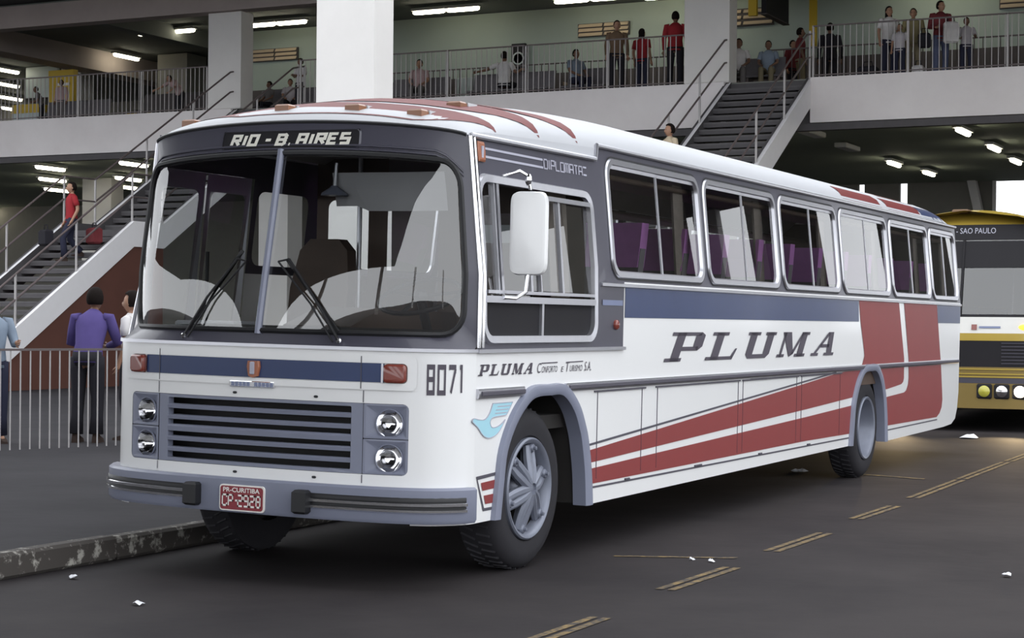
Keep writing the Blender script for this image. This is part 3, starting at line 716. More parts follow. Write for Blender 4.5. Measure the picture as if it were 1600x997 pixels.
    loop_ = left+top+right
    cc = Vector((-1.3, REAR, 1.7)); back = [cc+(p-cc)*.93+Vector((0,.16,0)) for p in loop_]
    MB().loft([loop_, back], False, True).build('rear_panel', 'white_paint', bus, True)
    MB().box(-2.42,-.1,12.45,12.72,.45,.62,.02).build('rear_bumper', 'bumper_grey', bus)
    for x in (-.16, -2.36): MB().box(x-.07,x+.07,12.66,12.73,.78,1.02,.015).build('tail_lamp', 'lens_red', bus)
    # ---- underside, floor, inner lining
    MB().box(-2.38,-.10,-.28,12.4,.86,.95).build('floor_pan', 'dark_inside', bus)
    MB().box(-1.95,-.65,-.45,12.3,.38,.86).build('chassis', 'dark_inside', bus)
    MB().box(-2.40,-.06,1.35,7.6,.36,.86).build('luggage_hold', 'dark_inside', bus)
    for C in (AI1, AI2):
        sm = catmull([(p[0],p[1],0) for p in C], 4); cx_ = (C[0][0]+C[-1][0])/2; m = MB(); m.loft([[SD(cx_+(p[0]-cx_)*1.02,p[1]+.012,off) for p in sm] for off in (-.065,-.62)], closed=False); m.build('wheel_housing', 'dark_inside', bus)
    for AO, AI in ((AO1,AI1),(AO2,AI2)):
        a = catmull([(p[0],p[1],0) for p in AO], 4); b = catmull([(p[0],p[1],0) for p in AI], 4)
        m = MB(); m.loft([[SD(p[0],p[1],.0) for p in a],[SD(p[0]*.93+q[0]*.07,p[1]*.93+q[1]*.07,.03) for p,q in zip(a,b)],[SD(p[0]*.3+q[0]*.7,p[1]*.3+q[1]*.7,.036) for p,q in zip(a,b)],[SD(q[0],q[1],.024) for q in b],[SD(q[0],q[1],-.07) for q in b]], closed=False)
        m.build('wheel_arch_trim', 'bumper_grey', bus, True)
    for yy, d in ((.43,False),(8.43,True)):
        wheel(bus, -.045, yy, .507, 1, d)
        wheel(bus, -2.25, yy, .468, -1, d)
    for yy in (.43, 8.43): MB().tube([(-2.3,yy,.48),(-.3,yy,.50)], .08, 8).build('axle', 'dark_inside', bus)
    # ---- paint: red graphics, stripes, lettering
    R1 = [(7.921,1.803),(9.518,1.803),(9.80,1.20),(9.812,.983),(9.78,.945),(9.70,.922),(9.118,.887),(7.738,.841),(6.22,.785),(1.20,.611),(1.20,.694),(6.2,1.023),(7.10,1.086),(7.47,1.104),(8.02,1.11),(8.12,1.19),(8.165,1.25),(8.155,1.29),(7.987,1.609)]
    R2 = [(9.743,1.803),(11.29,1.803),(11.49,1.30),(11.57,1.11),(11.66,.80),(11.69,.688),(11.66,.60),(11.56,.534),(11.415,.492),(9.155,.498),(7.63,.486),(6.247,.494),(1.20,.470),(1.20,.571),(6.228,.714),(7.69,.761),(9.146,.805),(9.83,.828),(9.93,.85),(10.0,.91),(10.026,.985),(10.0,1.20)]
    def hull(C): return [(C[0][0],.2)]+[(C[-1][0],.2)]+list(reversed(C))
    def cut(poly):
        out = [poly]
        for C in (C1, C2):
            H_ = hull(C); nx = []
            for p in out: nx += minus_convex(p, H_)
            out = nx
        return [p for p in out if len(p) > 2]
    fd = lambda off: (lambda y, z: SD(y, z, off))
    # convex pieces keep the clipping clean
    def conv(poly):
        bm = bmesh.new(); f = bm.faces.new([bm.verts.new((p[0],p[1],0)) for p in poly]); bmesh.ops.triangulate(bm, faces=[f])
        tr = []
        for f in bm.faces:
            t = [(v.co.x, v.co.y) for v in f.verts]
            if (t[1][0]-t[0][0])*(t[2][1]-t[0][1])-(t[1][1]-t[0][1])*(t[2][0]-t[0][0]) < 0: t.reverse()
            tr.append(t)
        bm.free(); return tr
    def paint(name, poly, m, off=.003):
        pieces = []
        for t in conv(poly): pieces += cut(t)
        return flat(name, pieces, fd(off), m, bus)
    paint('red_graphic', R1, 'red_paint'); paint('red_graphic', clip(R2,(8.37,0),(8.37,3),True), 'red_paint'); paint('red_graphic', clip(R2,(8.37,0),(8.37,3),False), 'red_paint')
    paint('blue_stripe', [(1.845,1.593),(7.93,1.593),(7.90,1.803),(1.845,1.803)], 'blue_paint')
    paint('blue_stripe', [(11.34,1.593),(REAR-.02,1.593),(REAR-.02,1.803),(11.30,1.803)], 'blue_paint')
    def line(a, b, w_=.014): return [(a[0],a[1]-w_/2),(b[0],b[1]-w_/2),(b[0],b[1]+w_/2),(a[0],a[1]+w_/2)]
    paint('pinstripe', line((1.2,.731),(7.17,1.103),.016), 'pinstripe'); paint('pinstripe', line((1.2,.446),(7.7,.446)), 'pinstripe')
    paint('pinstripe', line((9.05,.449),(11.44,.462)), 'pinstripe'); paint('pinstripe', line((4.6,1.096),(7.17,1.096),.010), 'pinstripe')
    flag = [[(-.376,.640),(-.10,.652),(-.10,.632),(-.355,.620)],[(-.376,.640),(-.355,.622),(-.262,.446),(-.277,.428)],[(-.277,.428),(-.13,.428),(-.13,.446),(-.262,.446)]]
    flat('pinstripe', flag, fd(.003), 'pinstripe', bus)
    flat('red_flag', [[(-.311,.599),(-.12,.606),(-.12,.555),(-.290,.551)],[(-.270,.521),(-.12,.523),(-.12,.469),(-.248,.469)]], fd(.003), 'red_paint', bus)
    bird = catmull([(-.442,.967,0),(-.425,.985,0),(-.35,.975,0),(-.28,.975,0),(-.22,1.01,0),(-.180,1.066,0)], 4)+catmull([(.090,1.066,0),(.04,1.02,0),(.004,.990,0)], 2)+catmull([(-.10,.987,0),(-.185,.980,0),(-.212,.955,0),(-.190,.925,0),(-.13,.922,0),(-.06,.938,0),(-.009,.962,0)], 4)+catmull([(-.05,.925,0),(-.10,.888,0),(-.16,.868,0),(-.230,.862,0),(-.30,.880,0),(-.37,.93,0)], 4)
    bird = [(p[0],p[1]) for p in bird]
    bo = flat('bird_emblem', [bird], fd(.0045), 'bird_blue', bus)
    ol = MB(); ol.tube([SD(p[0],p[1],.004) for p in bird], .0035, 4, True); ol.build('emblem_outline', 'letter_grey', bo)
    flat('emblem_lines', [line(a, b, .006) for a, b in (((-.12,1.045),(.055,1.045)),((-.14,1.025),(.030,1.025)),((-.15,1.005),(.010,1.005)))], fd(.006), 'letter_grey', bo)
    q = slab_word('PLUMA', [15.2,15.2,16.0,17.6,12], .34)
    flat('side_lettering', fit_quads(q, 2.60, 7.06, 1.270, 1.490), fd(.004), 'letter_dark', bus)
    flat('small_lettering', fit_quads(slab_word('PLUMA', [15,14.4,16,16.6,12], .34), -.385, .363, 1.233, 1.301), fd(.004), 'letter_dark', bus)
    for t, a, b, z0, z1 in (('C',.434,.492,1.235,1.298),('ONFORTO',.50,.735,1.236,1.276),('E',.79,.835,1.236,1.270),('T',.868,.925,1.235,1.298),('URISMO',.93,1.13,1.236,1.276),('S.A.',1.165,1.275,1.235,1.296)):
        font_text('small_lettering', t, lambda y,z: SD(y,z,.004), a, b, z0, z1, 'letter_dark', bus, .0, .25)
    flat('lettering_bar', [line((.49,1.296),(.735,1.298),.007),line((.87,1.296),(1.14,1.299),.007)], fd(.0042), 'letter_dark', bus)
    flat('type_lettering', fit_quads([q for q in stroke_text('DIPLOMATA', .95, 5.3, {'I':2.5})], .62, 1.235, 2.532, 2.604), fd(.004), 'letter_grey', bus)
    for q in (line((-.20,2.592),(.61,2.592),.014),line((-.20,2.542),(.61,2.542),.014),line((1.245,2.596),(1.30,2.596),.012),line((1.245,2.545),(1.30,2.545),.012)): flat('type_stripe', [q], fd(.004), 'letter_grey', bus)
    p = SD(-.27,2.567); MB().loft([[SD(p.y+a*k,p.z+b*k,o_) for a, b in ((-.042,.06),(.042,.06),(.05,0),(.042,-.06),(-.042,-.06),(-.05,0))] for k, o_ in ((1,.0),(1,.012),(.8,.02))], False, True).build('side_emblem', 'badge_orange', bus)
    MB().box(-.071+.0,-.055,-.285,-.258,2.53,2.60).build('emblem_bar', 'letter_grey', bus)
    MB().lathe([(.0,.036),(.014,.034),(.024,.022),(.026,.001)], 16, 'x', (0,1.687,1.543), False).build('side_indicator', 'lens_red', bus, True)
    flat('type_plate', [[(1.445,1.675),(1.80,1.675),(1.80,1.712),(1.445,1.712)]], fd(.004), 'badge_blue', bus)
    # luggage doors: seams and hinge strips
    for y in (1.40,2.20,2.50,4.30,4.42,5.9,6.05,7.3):
        zt = 1.085
        MB().box(-.001,.0055,y-.0012,y+.0012,.50,zt).build('panel_seam', 'letter_dark', bus)
    for a, b in ((1.34,2.26),(2.46,4.34),(4.40,5.95),(6.02,7.35)): MB().box(.0,.010,a,b,1.086,1.098).build('hinge_strip', 'pinstripe', bus)
    for y in (1.95,3.35,3.42,4.9,6.3): MB().box(.0,.012,y-.04,y+.04,.452,.466,.003).build('catch', 'pinstripe', bus)
    # ---- mirror
    mr = thing('mirror', None, None); mr.parent = bus
    MB().tube([SD(-.02,2.44,.02),(.06,-.0,2.47),(.10,.04,2.44),(.11,.05,2.36)], .011, 8).build('upper_arm', 'chrome', mr, True)
    MB().ball((.10,.04,2.42), (.022,.022,.04), 8, 6).build('arm_joint', 'chrome', mr, True)
    MB().tube([SD(-.10,1.705,.02),(.06,-.02,1.70),(.10,.04,1.74),(.11,.05,1.86)], .013, 8).build('lower_arm', 'chrome', mr, True)
    MB().loft([[(.11+a*.105*k, .05+a*.035*k+d, 2.095+b*(.255*k)) for a, b in [(math.copysign(abs(math.cos(t))**.35, math.cos(t)), math.copysign(abs(math.sin(t))**.2, math.sin(t))) for t in [2*PI*q/40 for q in range(40)]]] for d, k in ((-.035,.85),(-.028,.97),(.0,1),(.018,.97))], True, True).build('mirror_back', 'white_paint', mr, True)
    # ---- inside
    MB().loft([[(-.16,yy,2.66),(-.5,yy,min(2.92,2.62+.1*yy+.1)),(-1.25,yy,min(3.02,2.68+.1*yy+.1)),(-1.95,yy,min(2.92,2.62+.1*yy+.1)),(-2.24,yy,2.66)] for yy in (.9,2.2,12.4)]+[], closed=False).build('ceiling_lining', 'inner_panel', bus)
    for x0, x1 in ((-.55,-.16),(-2.24,-1.88)): MB().box(x0,x1,1.7,12.3,2.56,2.60,.01).build('luggage_rack', 'inner_brown', bus)
    for x in (-.06,-2.36): MB().box(x-.02,x+.02,1.5,12.45,.95,1.86).build('side_lining', 'inner_brown', bus)
    MB().box(-2.25,-.15,12.40,12.44,.95,2.8).build('rear_lining', 'inner_brown', bus)
    proto = None
    for i in range(11):
        for x in (-.36,-.81,-1.62,-2.07):
            if i == 0 and x < -1.3: continue
            st = thing('seat', None, None); st.parent = bus; st.location = (x, 2.15+i*.90, 0)
            if proto is None:
                MB().box(-.22,.22,-.28,.22,1.30,1.44,.04).build('cushion', 'seat_grey', st)
                MB().loft([[(sx*.22,yy+sy*.05,zz) for sx, sy in ((-1,-1),(1,-1),(1,1),(-1,1))] for yy, zz in ((.20,1.38),(.26,1.70),(.34,2.04),(.36,2.10))], True, True).build('backrest', 'seat_grey', st)
                MB().loft([[(sx*.215,yy+sy*.066,zz) for sx, sy in ((-1,-1),(1,-1),(1,1),(-1,1))] for yy, zz in ((.325,1.96),(.37,2.12),(.40,2.26),(.405,2.29))], True, True).build('headrest_cover', 'headrest_purple', st)
                proto = st
            else:
                for ch in proto.children: sub(ch, ch.name.split('.')[0], st)
    for y in (3.33,5.27,7.18,9.12,10.95,12.3):
        m = MB(); m.loft([[(-.13-.03*(k%2)-(.0 if z < 2.2 else .06),y+.035*(k-4),z) for k in range(7)] for z in (1.86,2.62)], closed=False); m.build('curtain', 'curtain', bus)
    m = MB(); m.loft([[(-.13-.03*(k%2)-(.0 if z < 2.2 else .05),.90+.05*k,z) for k in range(8)] for z in (1.72,2.42)], closed=False); m.build('curtain', 'curtain', bus)
    # cab
    MB().loft([[FR(a, 1.44, -.03) for a in [-1.2+2.4*k/16 for k in range(17)]],[FR(a,1.50,-.25) for a in [-1.2+2.4*k/16 for k in range(17)]],[FR(a,1.42,-.55) for a in [-1.2+2.4*k/16 for k in range(17)]],[FR(a,1.0,-.56) for a in [-1.2+2.4*k/16 for k in range(17)]]], closed=False).build('dashboard', 'dark_inside', bus, True)
    MB().loft([[(-1.62,yy,1.0),(-1.55,yy,zz),(-1.05,yy,zz),(-.98,yy,1.0)] for yy, zz in ((-.1,1.5),(.3,1.62),(1.3,1.60))], True, True, False).build('engine_cover', 'inner_brown', bus)
    sw = thing('steering_wheel', None, None); sw.parent = bus
    c = Vector((-.62,.02,1.70)); ax = Vector((0,-.42,.9)).normalized(); e1 = Vector((1,0,0)); e2 = ax.cross(e1)
    MB().tube([c+e1*math.cos(t)*.26+e2*math.sin(t)*.26 for t in [2*PI*k/32 for k in range(32)]], .015, 8, True).build('wheel_rim', 'black_rubber', sw, True)
    m = MB()
    for t in (0.3,2.84,4.71): m.tube([c, c+e1*math.cos(t)*.25+e2*math.sin(t)*.25-ax*.0], .012, 6)
    m.ball(c, .05, 10, 6); m.build('wheel_spokes', 'black_rubber', sw)
    MB().tube([c, c-ax*.55], .03, 8).build('column', 'black_rubber', sw)
    ds = thing('driver_seat', None, None); ds.parent = bus
    MB().box(-.9,-.38,.55,1.05,1.28,1.42,.04).build('cushion', 'inner_brown', ds)
    MB().loft([[(-.64+sx*.25*k,yy+sy*.05,zz) for sx, sy in ((-1,-1),(1,-1),(1,1),(-1,1))] for yy, zz, k in ((1.05,1.38,1),(1.12,1.75,1),(1.17,2.02,.8),(1.18,2.08,.6))], True, True).build('backrest', 'inner_brown', ds)
    MB().box(-.8,-.5,.65,.95,.95,1.28).build('pedestal', 'dark_inside', ds)
    cs = thing('crew_seat', None, None); cs.parent = bus
    MB().box(-2.23,-1.78,.62,1.05,1.26,1.40,.04).build('cushion', 'inner_brown', cs)
    MB().loft([[(-2.00+sx*.23*k,yy+sy*.06,zz) for sx, sy in ((-1,-1),(1,-1),(1,1),(-1,1))] for yy, zz, k in ((1.02,1.36,1),(1.09,1.75,1.05),(1.14,2.02,.85),(1.15,2.10,.5))], True, True).build('backrest', 'inner_brown', cs)
    pt = thing('cab_partition', None, None); pt.parent = bus
    m = MB(); m.ring(lambda a,b: (a,1.46,b), rloop(-1.02,-.50,1.72,2.30,.06,4,1), rloop(-1.28,-.14,1.0,2.72,.06,4,1,True)); m.build('partition_panel', 'inner_brown', pt)
    MB().face([(-1.02,1.465,1.80),(-.62,1.465,1.80),(-.62,1.465,2.22),(-1.02,1.465,2.22)]).build('partition_pane', 'frosted_pane', pt)
    m = MB(); m.ring(lambda a,b: (a,1.46,b), rloop(-2.20,-1.86,1.72,2.40,.06,4,1), rloop(-2.30,-1.70,1.0,2.70,.06,4,1,True)); m.build('partition_panel', 'inner_brown', pt)
    for x in (-.52, -1.90): MB().tube([(x,1.40,1.0),(x,1.40,2.7)], .018, 8).build('grab_pole', 'aluminium', bus)
    MB().loft([[(x,-.40+.03*k+.01*math.sin(x*9),2.44-.10*k-(.03 if k == 2 and x > -.8 else 0)) for x in [-1.02+.78*q/10 for q in range(11)]] for k in range(3)], closed=False).build('sun_visor', 'visor_grey', bus)
    fn = thing('cab_fan', None, None); fn.parent = bus
    MB().tube([(-.98,-.42,2.50),(-.99,-.42,2.36)], .012, 6).build('stem', 'aluminium', fn)
    MB().lathe([(2.30,.085),(2.315,.08),(2.345,.035),(2.36,.02)], 16, 'z', (-.99,-.42,0), True).build('lamp_shade', 'bumper_grey', fn, True)
    MB().loft([[(-.16-.02*(k%2),-.30+.03*k,z) for k in range(4)] for z in (1.72,2.42)], closed=False).build('curtain', 'visor_grey', bus)
    m = MB().tube([(-1.9,-.45,1.40),(-1.9,-.45,1.95)], .012, 6); m.build('gear_rod', 'black_rubber', bus)
    MB().box(-2.10,-1.65,-.50,-.2,1.48,1.515,.01).build('papers', 'paper', bus)
    return bus
bus = make_bus()
# ------------------------------------------------------------------ ground and structure
CY = 18.0; YF = 28.0; ZS = 6.87; ZB = 5.90
road = struct(MB().box(-140,140,-120,140,-.2,0).build('road', 'asphalt'))
tag(road, 'dark worn asphalt roadway under the buses')
pf = struct(MB().box(-60,-2.62,-60,45,0,.15).build('platform_floor', 'platform_asphalt'))
tag(pf, 'dark asphalt passenger platform left of the bus')
kb = thing('kerb', 'worn kerb with flaking white paint along the platform edge', 'kerb', (-2.62,0,0)); kb['kind'] = 'structure'
for i in range(22):
    y0 = -14+i*1.5; j = random.uniform(-.012,.012)
    MB().box(-.03+j,.10+j,y0+.006,y0+1.494,0,.152+random.uniform(-.006,.006),.02).build('kerb_stone', 'kerb_paint', kb)
# painted lane dashes, part of the road
for y0, y1, x0, x1, wd in ((-2.6,-1.10,1.12,1.13,.03),(.0,1.12,1.06,1.08,.03),(2.05,3.3,1.04,1.05,.03),(4.4,5.6,.98,.99,.03),(6.4,8.6,.95,.90,.03),(8.7,11.3,.89,.83,.035),(11.5,14.5,.83,.77,.04)):
    wd = .023
    for dx in (-.038,.038):
        MB().add([(x0+dx-wd,y0,.004),(x0+dx+wd,y0,.004),(x1+dx+wd,y1,.004),(x1+dx-wd,y1,.004)],[(0,1,2,3)]).build('lane_dash', 'lane_yellow', road)
MB().add([(-.15,8.70,.004),(-.15,8.78,.004),(.56,8.55,.004),(.56,8.46,.004)],[(3,2,1,0)]).build('lane_dash', 'lane_yellow', road)
MB().add([(.2,1.25,.004),(.95,1.55,.004),(.95,1.62,.004),(.2,1.30,.004)],[(0,1,2,3)]).build('lane_dash', 'lane_yellow', road)
for x, y, r, lab in ((-1.24,-1.93,.035,'small white scrap of litter on the asphalt at the bottom left of the frame'),(-2.20,-1.31,.03,'small yellowish scrap of litter beside the kerb'),(.73,1.34,.02,'left one of two tiny white scraps on the road beside the dashed line'),(.88,1.31,.03,'right one of two tiny white scraps on the road beside the dashed line'),(-.48,15.66,.16,'crumpled white paper on the road in front of the yellow bus'),(2.72,1.56,.035,'small pale scrap of litter at the right edge of the road'),(-.80,8.69,.09,'small white litter on the road under the bus ahead of its rear wheel')):
    m = MB(); n = 9; top = []
    pts = [(x+r*math.cos(2*PI*k/n)*random.uniform(.6,1.2), y+r*math.sin(2*PI*k/n)*random.uniform(.6,1.2), .003+random.uniform(0,.02)) for k in range(n)]
    m.loft([pts, [(x+(p[0]-x)*.5, y+(p[1]-y)*.5, p[2]+r*.25) for p in pts]], True, True); tag(m.build('litter', 'paper'), lab, 'litter')

# storey slab with openings at the two stairs (y up to 28 is open air), fascia, hall floor
XL, XR = -60, 4.0
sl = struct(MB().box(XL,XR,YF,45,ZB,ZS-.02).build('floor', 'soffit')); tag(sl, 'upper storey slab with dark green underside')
for a, b in ((XL,-21.47),(-19.52,-8.47),(-6.52,XR)):
    fa = struct(MB().box(a,b,YF-.16,YF+.02,ZB+.0,ZS).build('fascia', 'fascia')); tag(fa, 'pale concrete edge of the upper storey')
for a, b in ((-21.47,-19.52),(-8.47,-6.52)):
    fa = struct(MB().box(a,b,YF-.02,YF+.02,ZB,ZS-.03).build('fascia', 'stair_dark'))
struct(MB().box(XL,XR,YF+.02,45,ZS-.02,ZS).build('floor', 'hall_floor'))
struct(MB().box(XL,XR,YF-.10,YF+.10,ZB-.16,ZB).build('trim_1', 'stair_dark'))
# walls
struct(MB().box(-24.6,XR,33.0,33.2,ZS,9.75).build('wall_back', 'hall_wall'))
struct(MB().box(-24.5,XR,32.94,33.0,ZS,8.06).build('baseboard_back', 'dado'))
struct(MB().box(XL,-24.6,44.8,45,ZS,9.75).build('wall_far', 'dark_wall'))
struct(MB().box(-24.8,-24.6,33.0,45,ZS,9.75).build('wall_side', 'hall_wall'))
struct(MB().box(XR,XR+.2,YF,45,ZS,9.75).build('wall_right', 'hall_wall'))
for a, b, z0 in ((XL,-10.12,0),(-9.92,-8.84,0),(-8.60,-6.0,0),(-4.6,XR,0)):
    struct(MB().box(a,b,44.8,45,z0,ZB).build('wall_far', 'dark_wall'))
for a, b in ((-10.12,-9.92),(-8.84,-8.60)): struct(MB().box(a,b,44.8,45,0,5.0).build('wall_far', 'dark_wall'))
struct(MB().box(-6.0,-4.6,44.8,45,0,4.7).build('wall_far', 'dark_wall'))
tag(struct(MB().loft([[(-6.75,44.4,6.0),(-6.50,44.4,6.0),(-6.50,44.7,6.0),(-6.75,44.7,6.0)],[(-6.1,44.4,3.0),(-5.85,44.4,3.0),(-5.85,44.7,3.0),(-6.1,44.7,3.0)]],True,True).build('trim_2', 'column_paint')), 'slanting white strut at the far end')
struct(MB().box(-6.04,-5.94,44.7,44.8,4.0,ZB).build('trim_3', 'column_paint'))
def column(x0, x1, y0, y1, z0, z1, lab, m='column_paint'):
    o = MB().box(x0,x1,y0,y1,z0,z1,.025).build('column', m); tag(o, lab, 'column', None, 'structure'); return o
# ceiling of the hall and the big roof over the bays
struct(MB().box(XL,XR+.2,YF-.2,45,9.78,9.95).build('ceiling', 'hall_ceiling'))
cr = struct(MB().box(XL,60,CY,62,9.96,10.4).build('roof_canopy', 'canopy_under')); tag(cr, 'dark concrete roof spanning the rear of the bays and the hall, its unseen extent shaped for the light')  # roof seen at upper left; front edge and far reach shaped for skylight and reflections
cr = struct(MB().box(XL,4.5,-38,-1.5,9.96,10.4).build('roof_canopy', 'canopy_under')); tag(cr, 'added unseen dark roof behind and left of the viewpoint, shaping the windscreen reflections')  # unseen roof added, its edges set to keep the windscreen reflections dark
for x, y in ((20,62),(40,62),(60,62),(60,40),(60,20),(20,20),(40,20),(20,40),(40,40),(-20,-37),(0,-37),(20,-37),(40,-37)): column(x-.5,x+.5,y-1,y-.4,0,9.97,'pale roof column outside the view')
for y0, y1 in ((22.0,28.0),(33.4,38.4),(46.3,54.0)): tag(struct(MB().box(8.9,9.3,y0,y1,0,9.97).build('wall_right', 'dark_wall')), 'added dark wall outside the view, darkening the side window reflections')  # unseen blocks added to darken chosen reflections in the bus side windows
bmx = struct(MB().box(XL,XR,YF-.35,YF+.1,9.30,9.88).build('beam', 'beam')); tag(bmx, 'grey brown concrete edge beam above the upper storey')
struct(MB().box(-31.6,-30.8,YF,45,9.15,9.78).build('beam', 'beam'))
struct(MB().box(-26.2,-25.8,YF,33,9.35,9.78).build('beam', 'hall_ceiling'))
column(-22.19,-21.20,YF-.13,YF+.40,ZS,9.32,'pale square column standing on the storey edge at the head of the left stair')
column(-9.41,-8.36,YF-.13,YF+.36,ZS,9.32,'pale square column standing on the storey edge at the head of the right stair')
column(-9.45,-8.47,12.8,13.35,.15,9.97,'tall white column rising from the platform behind the bus front')
struct(MB().box(-9.4,-8.5,12.6,18.5,9.97,10.6).build('beam', 'beam'))
column(-33.9,-33.1,36.2,36.8,ZS,9.78,'grey column deep in the upper hall at far left')
column(-31.6,-30.5,34.5,35.1,.15,ZB,'beige column under the storey behind the man in the red shirt')
column(-22.2,-21.3,30.2,30.9,.15,ZB,'pale column under the storey beside the left stair')
column(-9.4,-8.5,30.2,30.9,.15,ZB,'pale column under the storey beside the right stair')

# ------------------------------------------------------------------ stairs
def make_stair():
    st = thing('staircase', 'dark staircase with white stringer, a landing and a brown wall under it, at the left', 'stairs', (-20.5,YF,0)); st['kind'] = 'structure'
    sl_ = .62; hw = .86; n = 20; zt = ZS
    # upper flight to a landing at z=3.5, then the lower flight
    def step(y, z, d):
        return MB().box(-hw,hw,y-d-.02,y,z-.10,z).build('step', 'stair_dark', st), MB().box(-hw,hw,y-d-.024,y-d+.03,z-.03,z+.004).build('step_nosing', 'step_edge', st)
    zl = 3.5; nu = 19; du = (ZS-zl)/nu; ru = du/sl_
    y = 0; z = ZS
    for i in range(nu): z -= du; y -= ru; step(y+ru, z, ru)
    yu = y
    MB().box(-hw,hw,yu-1.05,yu,zl-.14,zl).build('landing', 'stair_dark', st)
    nd = 19; dd = (zl-.15)/nd; rd = dd/sl_; y = yu-1.05; z = zl
    for i in range(nd): z -= dd; y -= rd; step(y+rd, z, rd) if i < nd-1 else None
    yd = y
    pts = [(0,ZS),(yu,zl+.18),(yu-1.05,zl+.18),(yd-.1,.25)]
    for sx in (-1, 1):
        x0, x1 = (hw, hw+.13) if sx > 0 else (-hw-.13,-hw)
        for (a, b) in zip(pts[:-1], pts[1:]):
            m = MB().prism([(a[0],a[1]),(b[0],b[1]),(b[0],b[1]-.55),(a[0],a[1]-.55)], lambda p,q: (x0,p,q), lambda p,q: (x1,p,q))
            o = m.build('stringer', 'stringer_white', st)
            i0, i1 = (x0-.006, x0-.002) if sx > 0 else (x1+.002, x1+.006)
            MB().prism([(a[0],a[1]+.006),(b[0],b[1]+.006),(b[0],b[1]-.54),(a[0],a[1]-.54)], lambda p,q: (i0,p,q), lambda p,q: (i1,p,q)).build('stringer_lining', 'stair_dark', st)
            MB().loft([[(x0-.004,p[0],p[1]+.01),(x0+.05,p[0],p[1]+.01)] for p in (a,b)], closed=False).build('stringer_cap', 'stair_dark', st)
        xr = (x0+x1)/2; pm = 'rail_paint' if sx < 0 else 'rail_light'
        for h in (1.02,.52):
            pp = [(xr,.25,ZS+h+.02),(xr,-.15,ZS+h-.03)]+[(xr,p[0]+(.0 if i else -.5),p[1]+h-(.30 if i == 0 else 0)) for i, p in enumerate(pts)]
            pp = [(xr,.30,ZS+h),(xr,-.25,ZS+h-.12)]+[(xr,p[0],p[1]+h) for p in pts[1:]]
            MB().tube(pp, .022, 6).build('handrail', 'rail_paint', st)
        for (yy, zz) in [(.25,ZS),(-.02,ZS)]+[(pts[0][0]+(pts[1][0]-pts[0][0])*t, pts[0][1]+(pts[1][1]-pts[0][1])*t) for t in (.33,.66)]+[pts[1],pts[2]]+[(pts[2][0]+(pts[3][0]-pts[2][0])*t, pts[2][1]+(pts[3][1]-pts[2][1])*t) for t in (.33,.66,1)]:
            MB().tube([(xr,yy,zz-.05),(xr,yy,zz+1.02)], .024, 6).build('post', 'rail_paint' if (sx < 0 and yy > -.3) else 'rail_light', st)
    x1 = hw+.10
    poly = [(yd-.1,.15),(yd-.1+.30,.15),(yu-1.05,zl-.37),(yu,zl-.37),(yu,.15)]
    poly = [(yd+.5,.15),(yu,.15),(yu,zl-.37),(yu-1.05,zl-.37)]
    MB().prism(poly, lambda p,q: (x1-.1,p,q), lambda p,q: (x1,p,q)).build('under_wall', 'stair_brown', st)
    return st
stair = make_stair()
st2 = copy_tree(stair); st2.location = (-7.5,YF,0); st2['label'] = 'dark staircase with white stringer coming down behind the bus roof at the right'

# ------------------------------------------------------------------ railings
bal = MB().box(-.008,.008,-.008,.008,0,1.10); bal_me = None
def railing(x0, x1, y, z, h, lab, grp, step=.135, m='rail_paint', bm='rail_light'):
    global bal_me
    r = thing('railing', lab, 'railing', (x0,y,z), 0, grp); L = x1-x0
    MB().box(0,L,-.02,.02,h-.03,h).build('top_rail', m, r)
    MB().box(0,L,-.012,.012,.05,.075).build('bottom_rail', m, r)
    n = int(L/step)
    if bal_me is None:
        o = bal.build('baluster', bm, r); bal_me = o; o.location = (step,0,.0)
        rest = range(2, n)
    else: rest = range(1, n)
    for k in rest: sub(bal_me, 'baluster', r, (k*step,0,0))
    for k in range(int(L/2.05)+1):
        xx = min(L-.02, k*2.05)
        MB().box(xx-.02,xx+.02,-.02,.02,0,h).build('post', bm, r)
    return r
railing(-30.5,-22.25,YF-.02,ZS,1.13,'thin barred railing on the storey edge left of the left stair',None)
railing(-19.5,-9.45,YF-.02,ZS,1.13,'thin barred railing on the storey edge between the two stairs',None)
railing(-6.5,1.5,YF-.02,ZS,1.13,'thin barred railing on the storey edge right of the right stair',None)
def back_rail(x0, x1, y, lab):
    r = thing('railing', lab, 'railing', (x0,y,ZS)); L = x1-x0
    MB().box(0,L,-.015,.015,1.07,1.10).build('top_rail', 'rail_paint', r)
    m = MB()
    for k in range(int(L/.19)): m.box(k*.19-.009,k*.19+.009,-.009,.009,0,1.08)
    o = m.build('balusters', 'rail_paint', r); o['kind'] = 'stuff'
back_rail(-20.5,-9.0,30.7,'second dark railing inside the hall behind the passengers, between the stairs')
back_rail(-8.4,1.5,30.7,'second dark railing inside the hall behind the passengers, at the right')
fe = thing('fence', 'waist-high white barred fence on the platform where the man in purple stands', 'fence', (-8.80,4.34,.15), math.atan2(1.16,.48))
MB().box(0,5.6,-.014,.014,1.06,1.085).build('top_rail', 'rail_paint', fe)
fb = MB().box(-.006,.006,-.006,.006,0,1.065).build('bar', 'rail_light', fe); fb.location = (.115,0,0)
for k in range(2, 48): sub(fb, 'bar', fe, (k*.115,0,0))

